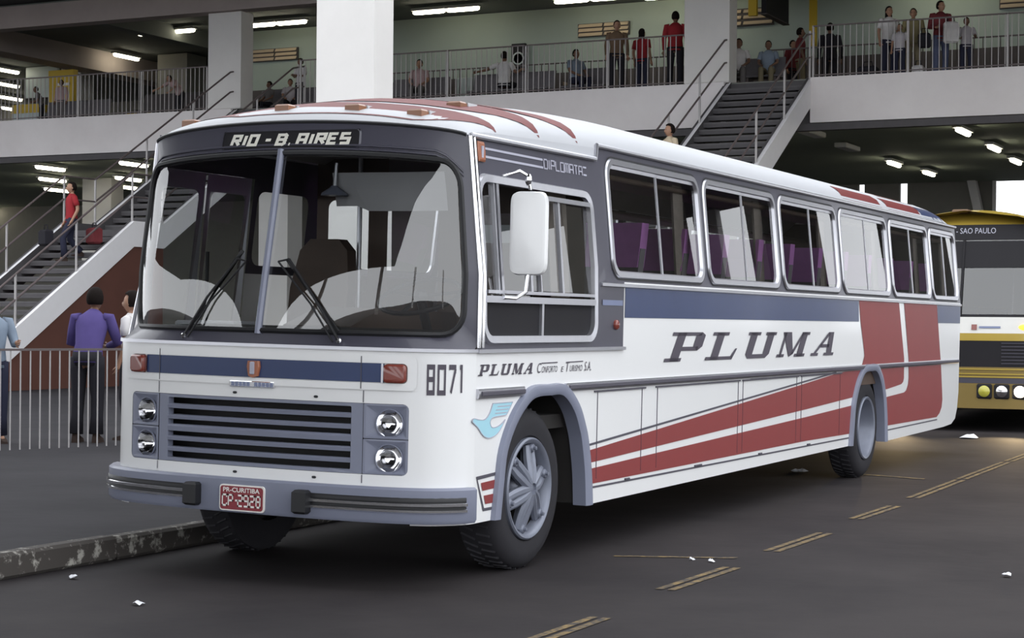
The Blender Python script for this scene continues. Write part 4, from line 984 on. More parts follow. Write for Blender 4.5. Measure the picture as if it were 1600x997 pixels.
# ------------------------------------------------------------------ lights, vents, signs, furniture of the hall
def tube_light(x, y, z, along, lab, L=1.2, pair=False, grp=None):
    t = thing('ceiling_light', lab, 'ceiling light', (x,y,z), 0 if along == 'x' else PI/2, grp)
    n = 2 if pair else 1
    for k in range(n):
        o = (k-(n-1)/2)*(L+.06)
        MB().box(o-L/2-.02,o+L/2+.02,-.10,.10,.06,.12).build('fixture', 'fixture', t)
        MB().tube([(o-L/2,0,.02),(o-L/2+.06,0,.02),(o+L/2-.06,0,.02),(o+L/2,0,.02)], [.03,.055,.055,.03], 8).build('tube', 'tube_glow', t)
    return t
up = [(-26.15,31.4,'leftmost'),(-22.5,31.4,'second from left'),(-17.3,31.4,'third from left'),(-13.25,31.4,'rightmost lit')]
for x, y, w_ in up: tube_light(x, y, 9.58, 'x', w_+' of the bright double tubes in the row under the hall ceiling', .93, True, 'hall ceiling tubes in the front row')
for x, w_ in ((-11.0,'nearest the right column'),(-4.8,'above the family group'),(-.6,'at the far right end')): tube_light(x, 31.8, 9.58, 'x', 'double tube under the hall ceiling, above the frame, '+w_, .93, True, 'hall ceiling tubes in the front row')
for i, (x, y) in enumerate(((-30.2,34.8),(-35.75,35.7),(-38.2,38.5),(-40.7,41.5),(-43.0,44.2))):
    tube_light(x, y, 9.58, 'y', ['bright tube light seen end-on right of the grey column in the upper hall','topmost of the tube lights at the left edge of the upper hall','second from top of the tube lights at the left edge of the upper hall','third from top of the tube lights at the left edge of the upper hall','lowest of the tube lights at the left edge of the upper hall'][i])
low = [(-28.78,29.7,'upper left tube under the storey, above the man in the red shirt'),(-31.5,33.0,'second tube under the storey, just above the head of the man in the red shirt'),(-34.2,36.4,'third tube under the storey, right of the head of the man in the red shirt'),(-44.3,45.0-.9,'tube under the storey at the far left edge of the frame'),(-25.76,29.5,'topmost of the three tubes above the left stair landing'),(-29.07,33.5,'middle of the three tubes above the left stair landing'),(-31.25,36.1,'lowest of the three tubes above the left stair landing'),
       (-3.6,29.4,'upper tube under the storey above the rear of the bus'),(-3.72,33.3,'second tube from top under the storey at the right'),(-3.9,36.9,'third tube under the storey at the right edge of the frame'),(-6.9,36.5,'lit tube above the middle of the bus roof, under the storey'),(-6.75,39.7,'farthest lit tube under the storey, above the red roof panels')]
for x, y, lab in low: tube_light(x, y, 5.72, 'y', lab, 1.2)
for x, y, lab in ((-6.95,32.3,'unlit fixture under the storey right of the right stair, the farther one'),(-6.8,28.9,'unlit fixture under the storey right of the right stair, the nearer one')):
    t = thing('ceiling_light', lab, 'ceiling light', (x,y,5.72), PI/2); MB().box(-.62,.62,-.14,.14,.02,.14,.02).build('fixture', 'fixture', t)
def louvre(x0, x1, z0, z1, lab, n=3):
    v = thing('louvre_vent', lab, 'vent', ((x0+x1)/2,32.93,(z0+z1)/2), 0, None); hw = (x1-x0)/2; hh = (z1-z0)/2
    MB().box(-hw,hw,-.01,.05,-hh,hh).build('frame', 'dado', v)
    for s in (-1, 1):
        for k in range(n):
            z = -hh+(k+.5)*2*hh/n
            MB().loft([[(a,b,c) for b, c in ((-.05,z-.045),(-.06,z-.035),(-.01,z+.045),(-.0,z+.035))] for a in ((s*hw*.5)-hw*.46,(s*hw*.5)+hw*.46)], True, True).build('louvre', 'louvre', v)
louvre(-24.3,-22.8,8.86,9.21,'wooden louvre vent on the hall wall left of the white column')
louvre(-14.25,-12.82,8.94,9.28,'wooden louvre vent on the hall wall behind the couple at the railing')
louvre(-10.6,-9.0,8.94,9.38,'wooden louvre vent on the hall wall beside the right column')
louvre(-3.55,-2.2,8.94,9.28,'wooden louvre vent on the hall wall at the right edge')
def board(name, x, y, z, w_, h, d, m, lab, cat, rz=0):
    b = thing(name, lab, cat, (x,y,z), rz); MB().box(-w_/2,w_/2,-d/2,d/2,-h/2,h/2,.01).build('panel', m, b); MB().box(-w_/2-.02,w_/2+.02,-d/2-.01,d/2+.01,-h/2-.03,-h/2,.005).build('edge', 'dado', b); return b
b = board('poster_board', -15.9, 32.85, 8.48, .40, .78, .08, 'sign_black', 'dark upright poster board on the hall wall beside the man with outstretched arm', 'board')
MB().lathe([(-.045,.17),(-.05,.17),(-.05,.13),(-.045,.13)], 20, 'y').build('poster_ring', 'pane_light', b)
b = board('notice_board', -19.55, 31.6, 8.76, .10, 1.9, 1.0, 'sign_black', 'dark hanging board right of the tall white column', 'board'); MB().box(.1,.36,-.55,-.45,-1.0,1.0).build('yellow_edge', 'yellow_sign', b)
b = board('notice_board', -8.4, 31.2, 9.22, .12, .9, 1.7, 'sign_black', 'dark hanging board above the people at the head of the right stair', 'board'); MB().box(-.36,-.16,-.9,-.8,-.5,.5).build('yellow_edge', 'yellow_sign', b); MB().box(.55,.72,.9,1.0,-1.0,.45).build('yellow_edge', 'yellow_sign', b)
b = board('counter', -16.75, 32.0, 7.40, .80, 1.0, .5, 'pane_light', 'pale upright counter front in the hall left of the man in white', 'counter')
b = board('kiosk', -31.3, 33.2, 8.55, .95, 1.0, .2, 'yellow_sign', 'yellow kiosk sign in the upper hall at far left', 'kiosk')
MB().box(-.10,.35,-.13,-.11,.02,.10).build('sign_strip', 'letter_white', b)
MB().box(-.15,.15,-.1,.1,-1.66,-.5).build('kiosk_post', 'yellow_sign', b)
b = board('stall', -30.9, 31.4, 7.22, 1.0, .7, .6, 'pane_light', 'pale stall with a yellow top at the far left of the hall', 'stall'); MB().box(-.5,.5,-.32,.32,.30,.55).build('yellow_top', 'yellow_sign', b)
b = board('stall', -27.0, 31.6, 7.15, 1.1, .55, .6, 'dado', 'low stall with yellow panels behind the left railing', 'stall'); MB().box(-.45,.45,-.33,-.31,-.1,.22).build('yellow_panel', 'yellow_sign', b)
board('dark_kiosk', -29.0, 36.0, 8.3, 1.1, 2.86, 1.0, 'dark_wall', 'dark booth in the middle of the left upper hall', 'booth')
board('luminous_panel', -34.75, 36.3, 9.25, 1.3, 1.0, .1, 'pane_light', 'pale blue-grey panel high beside the grey column in the upper hall', 'panel')
board('wall_band', -27.5, 40.0, 8.9, 5.5, .75, .2, 'column_paint', 'pale horizontal band deep in the left upper hall', 'panel')
def bench(x, y, L, lab, z=ZS, m='seat_grey'):
    b = thing('bench', lab, 'bench', (x,y,z))
    MB().box(-L/2,L/2,-.2,.22,.30,.35,.01).build('seat', m, b); MB().loft([[(a,b_,c) for b_, c in ((.22,.35),(.27,.35),(.36,.80),(.31,.80))] for a in (-L/2,L/2)], True, True).build('backrest', m, b)
    for sx in (-1, 0, 1):
        MB().box(sx*(L/2-.1)-.025,sx*(L/2-.1)+.025,-.15,.22,0,.30).build('leg', 'rail_paint', b)
bench(-14.6,29.65,2.2,'grey bench with the man stretching out his arm'); bench(-12.6,29.65,1.1,'grey bench with the man in pale blue')
bench(-17.2,29.65,1.6,'grey bench with the person in pink behind the railing'); bench(-21.4,30.2,1.9,'grey bench behind the head of the left stair')
bench(-24.6,29.7,2.4,'grey bench behind the left railing', m='dado'); bench(-8.5,29.65,1.5,'grey bench at the head of the right stair')
bench(-28.3,30.0,2.2,'grey bench at the far left of the storey edge')
b = thing('waste_bin', 'sloping beige counter behind the middle railing', 'counter', (-13.35,31.6,ZS)); MB().loft([[(-.6,-.3,0),(.7,-.3,0),(.7,.3,0),(-.6,.3,0)],[(-.6,-.3,.72),(.7,-.3,.42),(.7,.3,.42),(-.6,.3,.72)]],True,True).build('body', 'louvre', b)

# ------------------------------------------------------------------ the yellow bus behind
def make_bus2():
    b = thing('bus', 'yellow, white and black bus waiting behind with its headlamp lit, at the right edge', 'bus', (-1.02,17.3,0))
    hw = 1.30
    def P(x, z, off=0): 
        t = abs(x)/hw; y = .10*t*t+.18*max(0,t-.86)/.14+max(0,z-1.45)*.25; return Vector((x*(1-max(0,z-1.9)*.05), y-off, z))
    def sheet(name, x0, x1, z0, z1, m, off=0, parent=b, N=14, sm='all'):
        return MB().loft([[P(x0+(x1-x0)*k/N, z, off) for k in range(N+1)] for z in (z0,(z0+z1)/2,z1)], closed=False).build(name, m, parent, sm)
    sheet('front_band', -hw, hw, 2.90, 3.09, 'sign_black'); sheet('white_panel', -hw, hw, 1.46, 1.70, 'cream_paint'); sheet('gold_strip', -hw, hw, 1.35, 1.46, 'gold_paint', .006)
    sheet('radiator_panel', -hw, hw, .96, 1.35, 'sign_black'); sheet('gold_panel', -hw, hw, .80, .96, 'bronze_paint'); sheet('dark_strip', -hw, hw, .72, .80, 'slate_paint', .01)
    sheet('front_bumper', -hw, hw, .35, .72, 'bronze_paint', .05)
    for z in (.93,.86,.815): sheet('bumper_rib', -hw, hw, z-.008, z+.008, 'gold_paint', .02)
    for k in range(7): sheet('grille_slat', .62, 1.15, 1.01+.05*k, 1.022+.05*k, 'slate_paint', .015)
    # windscreen and surround
    m = MB(); m.ring(P, rloop(-1.16,1.16,1.74,2.86,.14,6,10), rloop(-hw,hw,1.70,2.90,.14,6,10,True)); m.build('windscreen_surround', 'sign_black', b, 'all')
    zs = [1.74,1.77,1.82,1.9,2.3,2.72,2.8,2.84,2.86]
    MB().loft([[P((-1+2*k/20)*(1.16-.14+math.sqrt(max(0,.14**2-max(0,1.88-z,z-2.72)**2))), z, -.01) for k in range(21)] for z in zs], closed=False).build('windscreen', 'windscreen_glass', b, 'all')
    MB().loft([[P(-1.14+2.28*k/20, z, .004) for k in range(21)] for z in (2.44+0,2.6,2.84)], closed=False).build('dark_reflection_band', 'sign_black', b, 'all')  # opaque dark sheet painting in the dark reflection on the upper windscreen
    MB().tube([P(.0+.0,z,.01) for z in (1.73,2.3,2.87)], .02, 6).build('windscreen_divider', 'sign_black', b)
    MB().box(-1.1,1.1,.55,.60,2.42,2.85).build('sun_blind', 'sign_black', b)
    MB().box(-1.15,1.15,.3,1.0,1.5,1.70,.03).build('dashboard', 'dark_inside', b)
    font_text('sign_lettering', 'RIO - SAO PAULO', lambda x,z: P(x,z,.006), -.34, .48, 2.955, 3.040, 'letter_grey', b)
    for x0, x1, m_ in ((.18,.26,'lens_red'),): sheet('reflector', x0, x1, 1.51, 1.59, m_, .012)
    sheet('name_strip', .29, .60, 1.535, 1.565, 'badge_blue', .01)
    for sx in (-1, 1): 
        MB().ball(P(sx*.96,1.55,.01), (.11,.02,.05), 12, 6).build('indicator', 'amber_glow', b)
        for x, mt in ((.39,'fog_yellow'),(.64,'lamp_silver'),(.90,'headlamp_glow')):
            c = P(sx*x, .605, .06)
            h = MB().box(c.x-.11,c.x+.11,c.y-.012,c.y+.02,.495,.715,.02).build('headlamp', 'sign_black', b)
            MB().lathe([(c.y-.02,.085),(c.y-.035,.07),(c.y-.045,.001)], 20, 'y', (c.x,0,c.z), False).build('lens', mt, h, True)
    # body
    prof = [(-1.3,.36),(-1.3,1.5),(-1.25,2.9),(-1.15,3.08),(-.8,3.2),(0,3.30),(.8,3.2),(1.15,3.08),(1.25,2.9),(1.3,1.5),(1.3,.36)]
    MB().loft([[(x,y+.30,z) for x, z in prof] for y in (.0,5,10.6)], closed=False).build('body_shell', 'gold_paint', b)
    MB().loft([[P(x,3.09+ (0)) for x in [-hw+2*hw*k/14 for k in range(15)]],[P(x,3.09+.10*(1-(x/hw)**2))+Vector((0,.12,0)) for x in [-hw+2*hw*k/14 for k in range(15)]],[Vector((x*.93,.9,3.10+.24*(1-(x/hw)**2))) for x in [-hw+2*hw*k/14 for k in range(15)]],[Vector((x*.93,10.6,3.06+.24*(1-(x/hw)**2))) for x in [-hw+2*hw*k/14 for k in range(15)]]], closed=False).build('roof', 'gold_paint', b, 'all')
    MB().face([(-1.3,10.9,.36),(1.3,10.9,.36),(1.25,10.9,2.9),(0,10.9,3.28),(-1.25,10.9,2.9)]).build('rear_panel', 'gold_paint', b)
    MB().box(-.25,.0,.6,.9,3.28,3.34,.02).build('roof_vent', 'wood', b)
    for sx in (-1, 1):
        for k in range(6): MB().box(sx*1.295-.01,sx*1.295+.01,1.6+1.5*k,2.9+1.5*k,1.75,2.6,.004).build('side_window', 'sign_black', b)
        for y in (1.9,8.2): MB().lathe([(sx*1.0,.3),(sx*1.0,.46),(sx*1.05,.5),(sx*1.26,.5),(sx*1.3,.45),(sx*1.30,.28),(sx*1.2,.22),(sx*1.2,.01)], 28, 'x', (0,y,.5), False).build('wheel', 'rubber', b, True)
    MB().box(-1.2,1.2,.5,10.5,.4,.7).build('chassis', 'dark_inside', b)
    MB().tube([P(1.22,1.9,.02),P(1.3,2.0,.12),P(1.3,2.35,.14)], .012, 6).build('mirror_arm', 'sign_black', b)
    return b
bus2 = make_bus2()
for x in (-1.92,-.12):
    l = bpy.data.lights.new('headlamp_beam', 'SPOT'); l.energy = 130; l.color = (1,.74,.42); l.spot_size = 1.1; l.spot_blend = .6; l.shadow_soft_size = .07
    o = bpy.data.objects.new('headlamp_beam', l); COL.objects.link(o); o.parent = bus2; o.location = (x+1.02,-.14,.60); o.rotation_euler = (-PI/2+.03,0,0)
# ------------------------------------------------------------------ people
def cl(name, col, r=.85): return mat('cloth_'+name, col, r, var=.12, scale=9, spec=.12)
for n_, c_ in dict(white=(.62,.60,.60), pale=(.50,.47,.50), pink=(.46,.33,.33), red=(.30,.028,.035), maroon=(.16,.035,.04), purple=(.085,.065,.20), dark=(.025,.024,.030), navy=(.03,.032,.055), jeans=(.10,.115,.19), olive=(.22,.19,.10), brown=(.17,.115,.075), cream=(.55,.46,.33), blue=(.22,.27,.34), grey=(.16,.15,.15), khaki=(.20,.17,.11), shoe=(.05,.035,.03)).items(): cl(n_, c_)
mat('skin', (.36,.20,.13), .6, var=.06); mat('skin_dark', (.19,.10,.065), .6, var=.06); mat('hair', (.012,.009,.008), .8, var=.3, scale=30, spec=.08); mat('eye', (.02,.015,.012), .3); mat('lips', (.25,.09,.07), .5)
V = Vector
def base_pose():
    return dict(pelvis=V((0,0,.94)), waist=V((0,.0,1.10)), chest=V((0,.0,1.30)), neck=V((0,.012,1.47)), head=V((0,-.01,1.60)),
      shL=V((.19,.01,1.41)), elL=V((.245,.03,1.13)), wrL=V((.25,-.05,.89)), shR=V((-.19,.01,1.41)), elR=V((-.245,.03,1.13)), wrR=V((-.25,-.05,.89)),
      hipL=V((.095,0,.91)), knL=V((.11,-.03,.50)), anL=V((.115,.02,.085)), hipR=V((-.095,0,.91)), knR=V((-.11,-.03,.50)), anR=V((-.115,.02,.085)), yawh=0.0)
def pose(kind):
    p = base_pose()
    if kind == 'sit':
        d = V((0,.0,-.44))
        for k in ('pelvis','waist','chest','neck','head','shL','shR','elL','elR','hipL','hipR'): p[k] = p[k]+d
        p['knL'] = V((.13,-.43,.50)); p['knR'] = V((-.13,-.43,.50)); p['anL'] = V((.13,-.42,.085)); p['anR'] = V((-.13,-.42,.085))
        p['wrL'] = V((.14,-.30,.60)); p['wrR'] = V((-.14,-.30,.60)); p['elL'] = V((.25,-.06,.72)); p['elR'] = V((-.25,-.06,.72))
    if kind == 'arm':
        p = pose('sit'); p['elL'] = V((.45,.04,.86)); p['wrL'] = V((.70,.06,.82)); p['elR'] = V((-.34,.06,.74)); p['wrR'] = V((-.40,-.14,.84))
    if kind == 'cross':
        p['elL'] = V((.26,-.02,1.14)); p['wrL'] = V((-.02,-.20,1.17)); p['elR'] = V((-.26,-.02,1.14)); p['wrR'] = V((.03,-.23,1.12))
    if kind == 'carry':
        p['elL'] = V((.27,-.02,1.14)); p['wrL'] = V((.24,-.20,.95)); p['elR'] = V((-.26,.06,1.12)); p['wrR'] = V((-.29,-.04,.88))
    if kind == 'hold':
        p['elL'] = V((.26,-.04,1.14)); p['wrL'] = V((.20,-.28,1.16)); p['elR'] = V((-.25,.02,1.13)); p['wrR'] = V((-.20,-.24,1.10))
    if kind == 'step':
        p['knL'] = V((.11,-.20,.56)); p['anL'] = V((.11,-.16,.14)); p['knR'] = V((-.11,.0,.52)); p['anR'] = V((-.11,.22,.26)); p['elL'] = V((.26,.08,1.14)); p['wrL'] = V((.27,-.05,.90)); p['elR'] = V((-.26,.02,1.12)); p['wrR'] = V((-.27,-.10,.88))
    if kind == 'lean':
        for k, d in (('waist',-.05),('chest',-.13),('neck',-.22),('head',-.25),('shL',-.17),('shR',-.17)): p[k] = p[k]+V((0,d,-.03))
        p['elL'] = V((.27,-.22,1.10)); p['wrL'] = V((.10,-.36,1.06)); p['elR'] = V((-.27,-.22,1.10)); p['wrR'] = V((-.12,-.36,1.06))
    if kind == 'bend':
        for k, d in (('waist',(0,-.10,.0)),('chest',(0,-.30,-.10)),('neck',(0,-.44,-.17)),('head',(0,-.52,-.24)),('shL',(0,-.36,-.14)),('shR',(0,-.36,-.14))): p[k] = p[k]+V(d)
        p['elL'] = V((.24,-.52,1.02)); p['wrL'] = V((.18,-.66,.90)); p['elR'] = V((-.42,-.48,1.10)); p['wrR'] = V((-.70,-.52,1.02))
    return p
def oval(c, ax, ay, rx, ry, n=14): return [tuple(c+ax*math.cos(2*PI*k/n)*rx+ay*math.sin(2*PI*k/n)*ry) for k in range(n)]
def skin_mesh(verts, edges, radii):
    me = bpy.data.meshes.new('b'); me.from_pydata([tuple(v) for v in verts], edges, [])
    o = bpy.data.objects.new('b', me); COL.objects.link(o)
    o.modifiers.new('s', 'SKIN'); s2 = o.modifiers.new('d', 'SUBSURF'); s2.levels = 1
    lay = me.skin_vertices[0].data if me.skin_vertices else None
    for i, r in enumerate(radii): lay[i].radius = (r, r)
    lay[0].use_root = True
    dg = bpy.context.evaluated_depsgraph_get(); ev = o.evaluated_get(dg); m2 = ev.to_mesh()
    vs = [tuple(v.co) for v in m2.vertices]; fs = [tuple(p.vertices) for p in m2.polygons]; ev.to_mesh_clear()
    bpy.data.objects.remove(o); bpy.data.meshes.remove(me)
    return vs, fs
def head_pt(c, yw, x, y, z):
    return c+V((x*math.cos(yw)-y*math.sin(yw), x*math.sin(yw)+y*math.cos(yw), z))
def person(lab, loc, rz, h, kind, shirt, trousers, sleeve='short', hair='short', skin='skin', group=None, head_yaw=0.0, face=True, skirt=False, legs=True):
    t = thing('person', lab, 'person', loc, rz, group); p = pose(kind); p['yawh'] = head_yaw
    if kind in ('sit','arm'): s = h
    s = h/1.72
    t.scale = (s,s,s)
    ks = ['pelvis','waist','chest','neck']; vs = [p[k] for k in ks]+[p['head']-V((0,-.01,.06))]; ed = [(0,1),(1,2),(2,3),(3,4)]; rd = [.10,.095,.10,.052,.05]
    def chain(root, names, rs):
        a = root
        for n_, r_ in zip(names, rs):
            vs.append(n_ if isinstance(n_, V) else p[n_]); rd.append(r_); ed.append((a, len(vs)-1)); a = len(vs)-1
    hands = []
    for S_ in ('L','R'):
        wr = p['wr'+S_]; el = p['el'+S_]; d = (wr-el).normalized(); hand = wr+d*.075; hands.append((wr, d, hand, S_))
        chain(2, ['sh'+S_,'el'+S_,'wr'+S_,hand], [.052,.042,.028,.034])
        an = p['an'+S_]; chain(0, ['hip'+S_,'kn'+S_,'an'+S_, an+V((0,-.10,-.045))], [.085,.058,.040,.032])
    sv, sf = skin_mesh(vs, ed, rd)
    b = MB().add(sv, sf)
    # head with jaw, nose and ears
    c = p['head']; yw = p['yawh']; rings = []; n = 16
    for i in range(1, 12):
        th = PI*i/12; zz = -math.cos(th)*.118; rr = math.sin(th)
        ring = []
        for k in range(n):
            a = 2*PI*k/n; x = math.cos(a)*.074*rr; y = math.sin(a)*.094*rr
            if zz < 0: x *= 1-.25*(-zz/.118); y = y*(1-.18*(-zz/.118)) - .012*(-zz/.118)
            if y < -.05 and abs(x) < .02 and -.04 < zz < .02: y -= .022*(1 if zz < 0 else .4)
            if y < -.05 and .005 < zz < .035 and .015 < abs(x) < .045: y += .008
            ring.append(tuple(head_pt(c, yw, x, y, zz)))
        rings.append(ring)
    b.loft(rings, True, True)
    for sx in (-1, 1): b.ball(head_pt(c, yw, sx*.076, .005, -.005), (.012,.020,.030), 8, 5)
    # five fingers on each hand
    for wr, d, hand, S_ in hands:
        side = d.cross(V((0,1,0)));  side = side.normalized() if side.length > .1 else V((1,0,0)); curl = side.cross(d).normalized()
        if curl.y > 0: curl = -curl
        for k, L in enumerate((.066,.076,.070,.055)):
            q = hand+side*(.026-.0175*k); b.tube([q-d*.015, q+d*L*.5+curl*.006, q+d*L*.9+curl*.024], [.0095,.0085,.006], 5)
        q = wr+d*.03+side*.028; b.tube([q, q+d*.03+side*.02+curl*.012, q+d*.06+side*.024+curl*.026], [.011,.010,.007], 5)
    b.build('body', skin, t, 'all')
    if face:
        for sx in (-1, 1): MB().ball(head_pt(c, yw, sx*.030, -.083, .016), (.010,.006,.006), 6, 4).build('eye', 'eye', t)
        MB().ball(head_pt(c, yw, 0, -.083, -.062), (.022,.008,.006), 8, 4).build('mouth', 'lips', t)
    # hair
    hm = MB(); big = 1.18 if hair == 'afro' else 1.06
    hr = []
    for i in range(1, 11):
        th = PI*i/11; zz = -math.cos(th); rr = math.sin(th); ring = []
        for k in range(16):
            a = 2*PI*k/16; x = math.cos(a)*.082*rr*big; y = math.sin(a)*.100*rr*big; z = zz*.112*big
            front = max(0, -math.sin(a))
            if z < .055: y = y if y > 0 else y*(1-.95*front)+.012
            ring.append(tuple(head_pt(c, yw, x, y+.014, max(z, -.07 if hair != 'long' else -.16)+.022)))
        hr.append(ring)
    hm.loft(hr, True, True)
    if hair == 'long':
        hm.loft([[tuple(head_pt(c, yw, math.cos(a)*.088*k, .035+math.sin(a)*.055*k, z)) for a in [2*PI*q/12 for q in range(12)]] for z, k in ((.02,.9),(-.08,1),(-.18,1.0),(-.24,.7))], True, True)
    hm.build('hair', 'hair', t, 'all')
    # clothes
    acr = (p['shL']-p['shR']).normalized()
    def frame(a, b_): u_ = (b_-a).normalized(); dp = u_.cross(acr).normalized(); return acr, dp
    pts = [p['pelvis']-V((0,0,.07)) if kind not in ('sit','arm') else p['pelvis']-V((0,0,.05)), p['pelvis']+(p['waist']-p['pelvis'])*.3, p['waist'], p['chest'], p['chest']+(p['neck']-p['chest'])*.55, p['neck']-(p['neck']-p['chest'])*.22, p['neck']+(p['neck']-p['chest'])*.06]
    rs = [(.175,.128),(.168,.122),(.155,.112),(.185,.126),(.190,.112),(.125,.085),(.066,.062)]
    rr = []
    for i, (q, r_) in enumerate(zip(pts, rs)):
        a = pts[max(0,i-1)]; b_ = pts[min(len(pts)-1,i+1)]; ax_, ay_ = frame(a, b_); rr.append(oval(q, ax_, ay_, r_[0], r_[1]))
    m = MB().loft(rr, True, True)
    for S_ in ('L','R'):
        sh, el, wr = p['sh'+S_], p['el'+S_], p['wr'+S_]; inn = sh+(p['chest']-sh)*.25+V((0,0,.02))
        if sleeve == 'short': m.tube([inn, sh-V((0,0,.01)), sh+(el-sh)*.45, sh+(el-sh)*.72], [.060,.064,.062,.060], 10)
        elif sleeve == 'long': m.tube([inn, sh, sh+(el-sh)*.5, el, el+(wr-el)*.5, wr-(wr-el)*.06], [.060,.064,.060,.052,.046,.040], 10)
        else: m.tube([inn, sh], [.07,.062], 10)
    m.build('shirt', 'cloth_'+shirt, t, 'all')
    if legs:
        m = MB(); ax_, ay_ = V((1,0,0)), V((0,1,0))
        hz = p['pelvis']
        m.loft([oval(hz+V((0,0,.06)), ax_, ay_, .162, .115), oval(hz-V((0,0,.02)), ax_, ay_, .178, .128), oval(hz-V((0,0,.09)), ax_, ay_, .165, .118)], True, True)
        for S_ in ('L','R'):
            hp, kn, an = p['hip'+S_], p['kn'+S_], p['an'+S_]
            m.tube([hp+V((0,0,.03)), hp-(hp-kn)*.25, kn, kn+(an-kn)*.5, an+V((0,0,.01))], [.098,.094,.072,.068,.078], 10)
        m.build('trousers', 'cloth_'+trousers, t, 'all')
        for S_ in ('L','R'):
            an = p['an'+S_]
            MB().loft([[(an.x+sx*w_,an.y+y,an.z+z) for sx, z in ((-1,-.085),(1,-.085),(.8,zz),(-.8,zz))] for y, w_, zz in ((.06,.032,-.02),(.02,.040,.02),(-.06,.045,-.02),(-.14,.045,-.045),(-.19,.028,-.06))], True, True).build('shoe', 'cloth_shoe', t, True)
    return t
D = math.radians
# on the platform
person('man in a purple shirt and dark trousers leaning at the platform fence, seen from behind', (-8.57,6.60,.15), D(200), 1.78, 'lean', 'purple', 'dark', 'long', 'afro', 'skin_dark', face=False)
person('man in a white shirt beside the man in purple, half hidden by the bus front', (-8.45,7.25,.15), D(-75), 1.72, 'stand', 'white', 'dark', 'short', 'afro', 'skin')
person('person in a pale blue striped shirt at the left edge of the frame holding something', (-9.35,5.9,.15), D(60), 1.68, 'hold', 'blue', 'navy', 'long', 'short', 'skin')
# on the stairs
person('man in a red shirt walking down the left stair with a bag in each hand', (-20.25,20.35,2.72), D(-38), 1.72, 'step', 'red', 'navy', 'short', 'short', 'skin')
person('dark-haired woman in a cream blouse on the right stair, head just above the bus roof', (-7.93,23.2,3.78), D(-40), 1.66, 'stand', 'cream', 'brown', 'short', 'afro', 'skin')
def bag(x, y, z, w_, d, h, m, lab, rz=0, hand=True):
    b = thing('bag', lab, 'bag', (x,y,z), rz); MB().box(-w_/2,w_/2,-d/2,d/2,0,h,.04).build('body', m, b)
    MB().tube([(-w_*.25,0,h-.01),(-w_*.2,0,h+.10),(w_*.2,0,h+.10),(w_*.25,0,h-.01)], .012, 5).build('handle', 'cloth_dark', b); return b
bag(-20.72,20.10,3.10,.42,.18,.34,'cloth_dark','black bag held low by the man in the red shirt', D(-30)); bag(-19.85,20.6,3.15,.44,.20,.34,'cloth_maroon','dark red bag behind the man in the red shirt', D(-30))
# upstairs at the railing
Y1 = 29.1
person('boy in a pale shirt at the right end of the group on the upper storey', (-3.48,Y1,ZS), D(20), 1.27, 'hold', 'pale', 'navy', 'short', 'short', 'skin_dark')
person('man in maroon jacket and blue jeans holding a white bag, upper storey', (-4.03,Y1,ZS), D(35), 1.66, 'hold', 'maroon', 'jeans', 'long', 'short', 'skin', head_yaw=.5)
bag(-3.72,28.68,7.55,.30,.12,.46,'cloth_white','white carrier bag held between the man in jeans and the boy', D(20))
person('person in an olive shirt with a dark shoulder bag, upper storey at right', (-4.62,Y1,ZS), D(10), 1.54, 'stand', 'olive', 'khaki', 'long', 'short', 'skin')
bag(-4.33,28.92,7.52,.26,.14,.32,'cloth_dark','dark shoulder bag at the hip of the person in olive', D(10))
person('girl in a pale pink top and blue trousers, upper storey at right', (-4.81,28.7,ZS), D(0), 1.16, 'stand', 'pale', 'navy', 'short', 'short', 'skin')
person('woman in white top and dark trousers, leftmost of the family group upstairs', (-5.15,Y1,ZS), D(40), 1.62, 'stand', 'white', 'navy', 'short', 'long', 'skin')
bag(-5.55,28.9,ZS,.42,.22,.32,'cloth_dark','black bag on the floor beside the woman in the white top', 0)
bag(-4.42,28.75,ZS,.24,.16,.26,'cloth_white','white bag on the floor between the girl and the man in jeans', 0)
person('man in a dark coat near the head of the right stair', (-7.10,31.3,ZS), D(200), 1.72, 'stand', 'dark', 'dark', 'long', 'short', 'skin_dark', face=False)
person('man in a dark red shirt at the head of the right stair', (-7.75,31.1,ZS), D(120), 1.62, 'stand', 'maroon', 'khaki', 'short', 'short', 'skin_dark')
person('child standing close to the man in dark red at the head of the right stair', (-8.20,31.95,ZS), D(60), 1.48, 'stand', 'maroon', 'dark', 'long', 'short', 'skin')
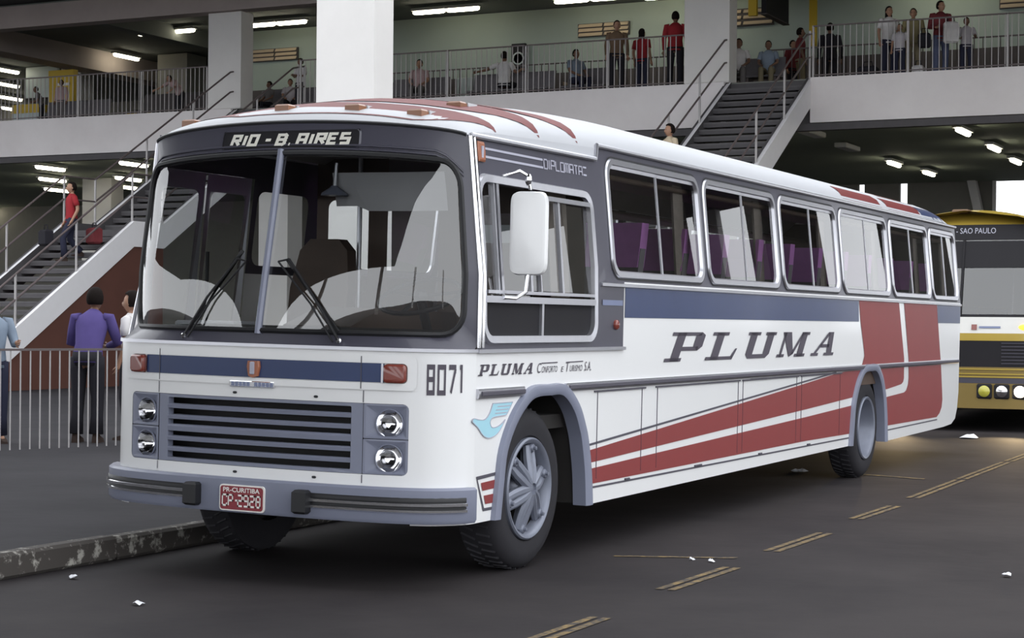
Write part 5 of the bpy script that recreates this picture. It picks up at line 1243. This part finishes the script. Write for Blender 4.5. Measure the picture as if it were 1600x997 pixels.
person('seated person in white beside the right column', (-8.72,29.55,ZS), D(15), 1.62, 'sit', 'white', 'grey', 'short', 'short', 'skin_dark')
person('seated person in pale blue at the head of the right stair', (-8.02,29.55,ZS), D(10), 1.50, 'sit', 'blue', 'khaki', 'short', 'short', 'skin_dark')
person('man in a red jacket beside the right column', (-9.98,28.8,ZS), D(195), 1.79, 'stand', 'red', 'dark', 'long', 'short', 'skin_dark', face=False)
person('long-haired person in a red top at the railing', (-11.02,29.35,ZS), D(170), 1.55, 'stand', 'red', 'navy', 'short', 'long', 'skin', face=False)
person('person in a patterned brown shirt and dark trousers at the railing', (-11.42,28.8,ZS), D(30), 1.68, 'stand', 'brown', 'dark', 'long', 'short', 'skin')
person('seated man in pale blue on the bench near the middle of the railing', (-12.80,29.58,ZS), D(60), 1.62, 'sit', 'blue', 'navy', 'short', 'short', 'skin_dark')
person('seated man in white with one arm stretched along the bench', (-14.70,29.58,ZS), D(180), 1.70, 'arm', 'white', 'dark', 'short', 'short', 'skin_dark', face=False)
person('seated person in pink behind the railing right of the tall white column', (-17.05,29.58,ZS), D(15), 1.62, 'sit', 'pink', 'grey', 'short', 'short', 'skin')
person('man in white with folded arms at the head of the left stair', (-20.30,29.2,ZS), D(-15), 1.37, 'cross', 'white', 'dark', 'short', 'short', 'skin_dark')
person('seated person left of the man with folded arms at the head of the left stair', (-21.20,30.12,ZS), D(30), 1.35, 'sit', 'pale', 'dark', 'short', 'short', 'skin')
person('seated person in dark clothes beside the left column', (-21.85,30.12,ZS), D(-20), 1.30, 'sit', 'grey', 'dark', 'short', 'afro', 'skin_dark')
person('person in a pale pink shirt bending forward with an arm outstretched behind the left railing', (-24.15,29.35,ZS), D(-10), 1.30, 'bend', 'pink', 'dark', 'short', 'short', 'skin')
person('person in a dull pink shirt standing at the left railing before the grey column', (-28.0,29.2,ZS), D(10), 1.22, 'stand', 'pink', 'grey', 'long', 'short', 'skin_dark')
person('person in grey bending at the yellow kiosk, far left of the upper storey', (-29.1,29.7,ZS), D(-40), 1.16, 'lean', 'grey', 'dark', 'short', 'short', 'skin_dark')
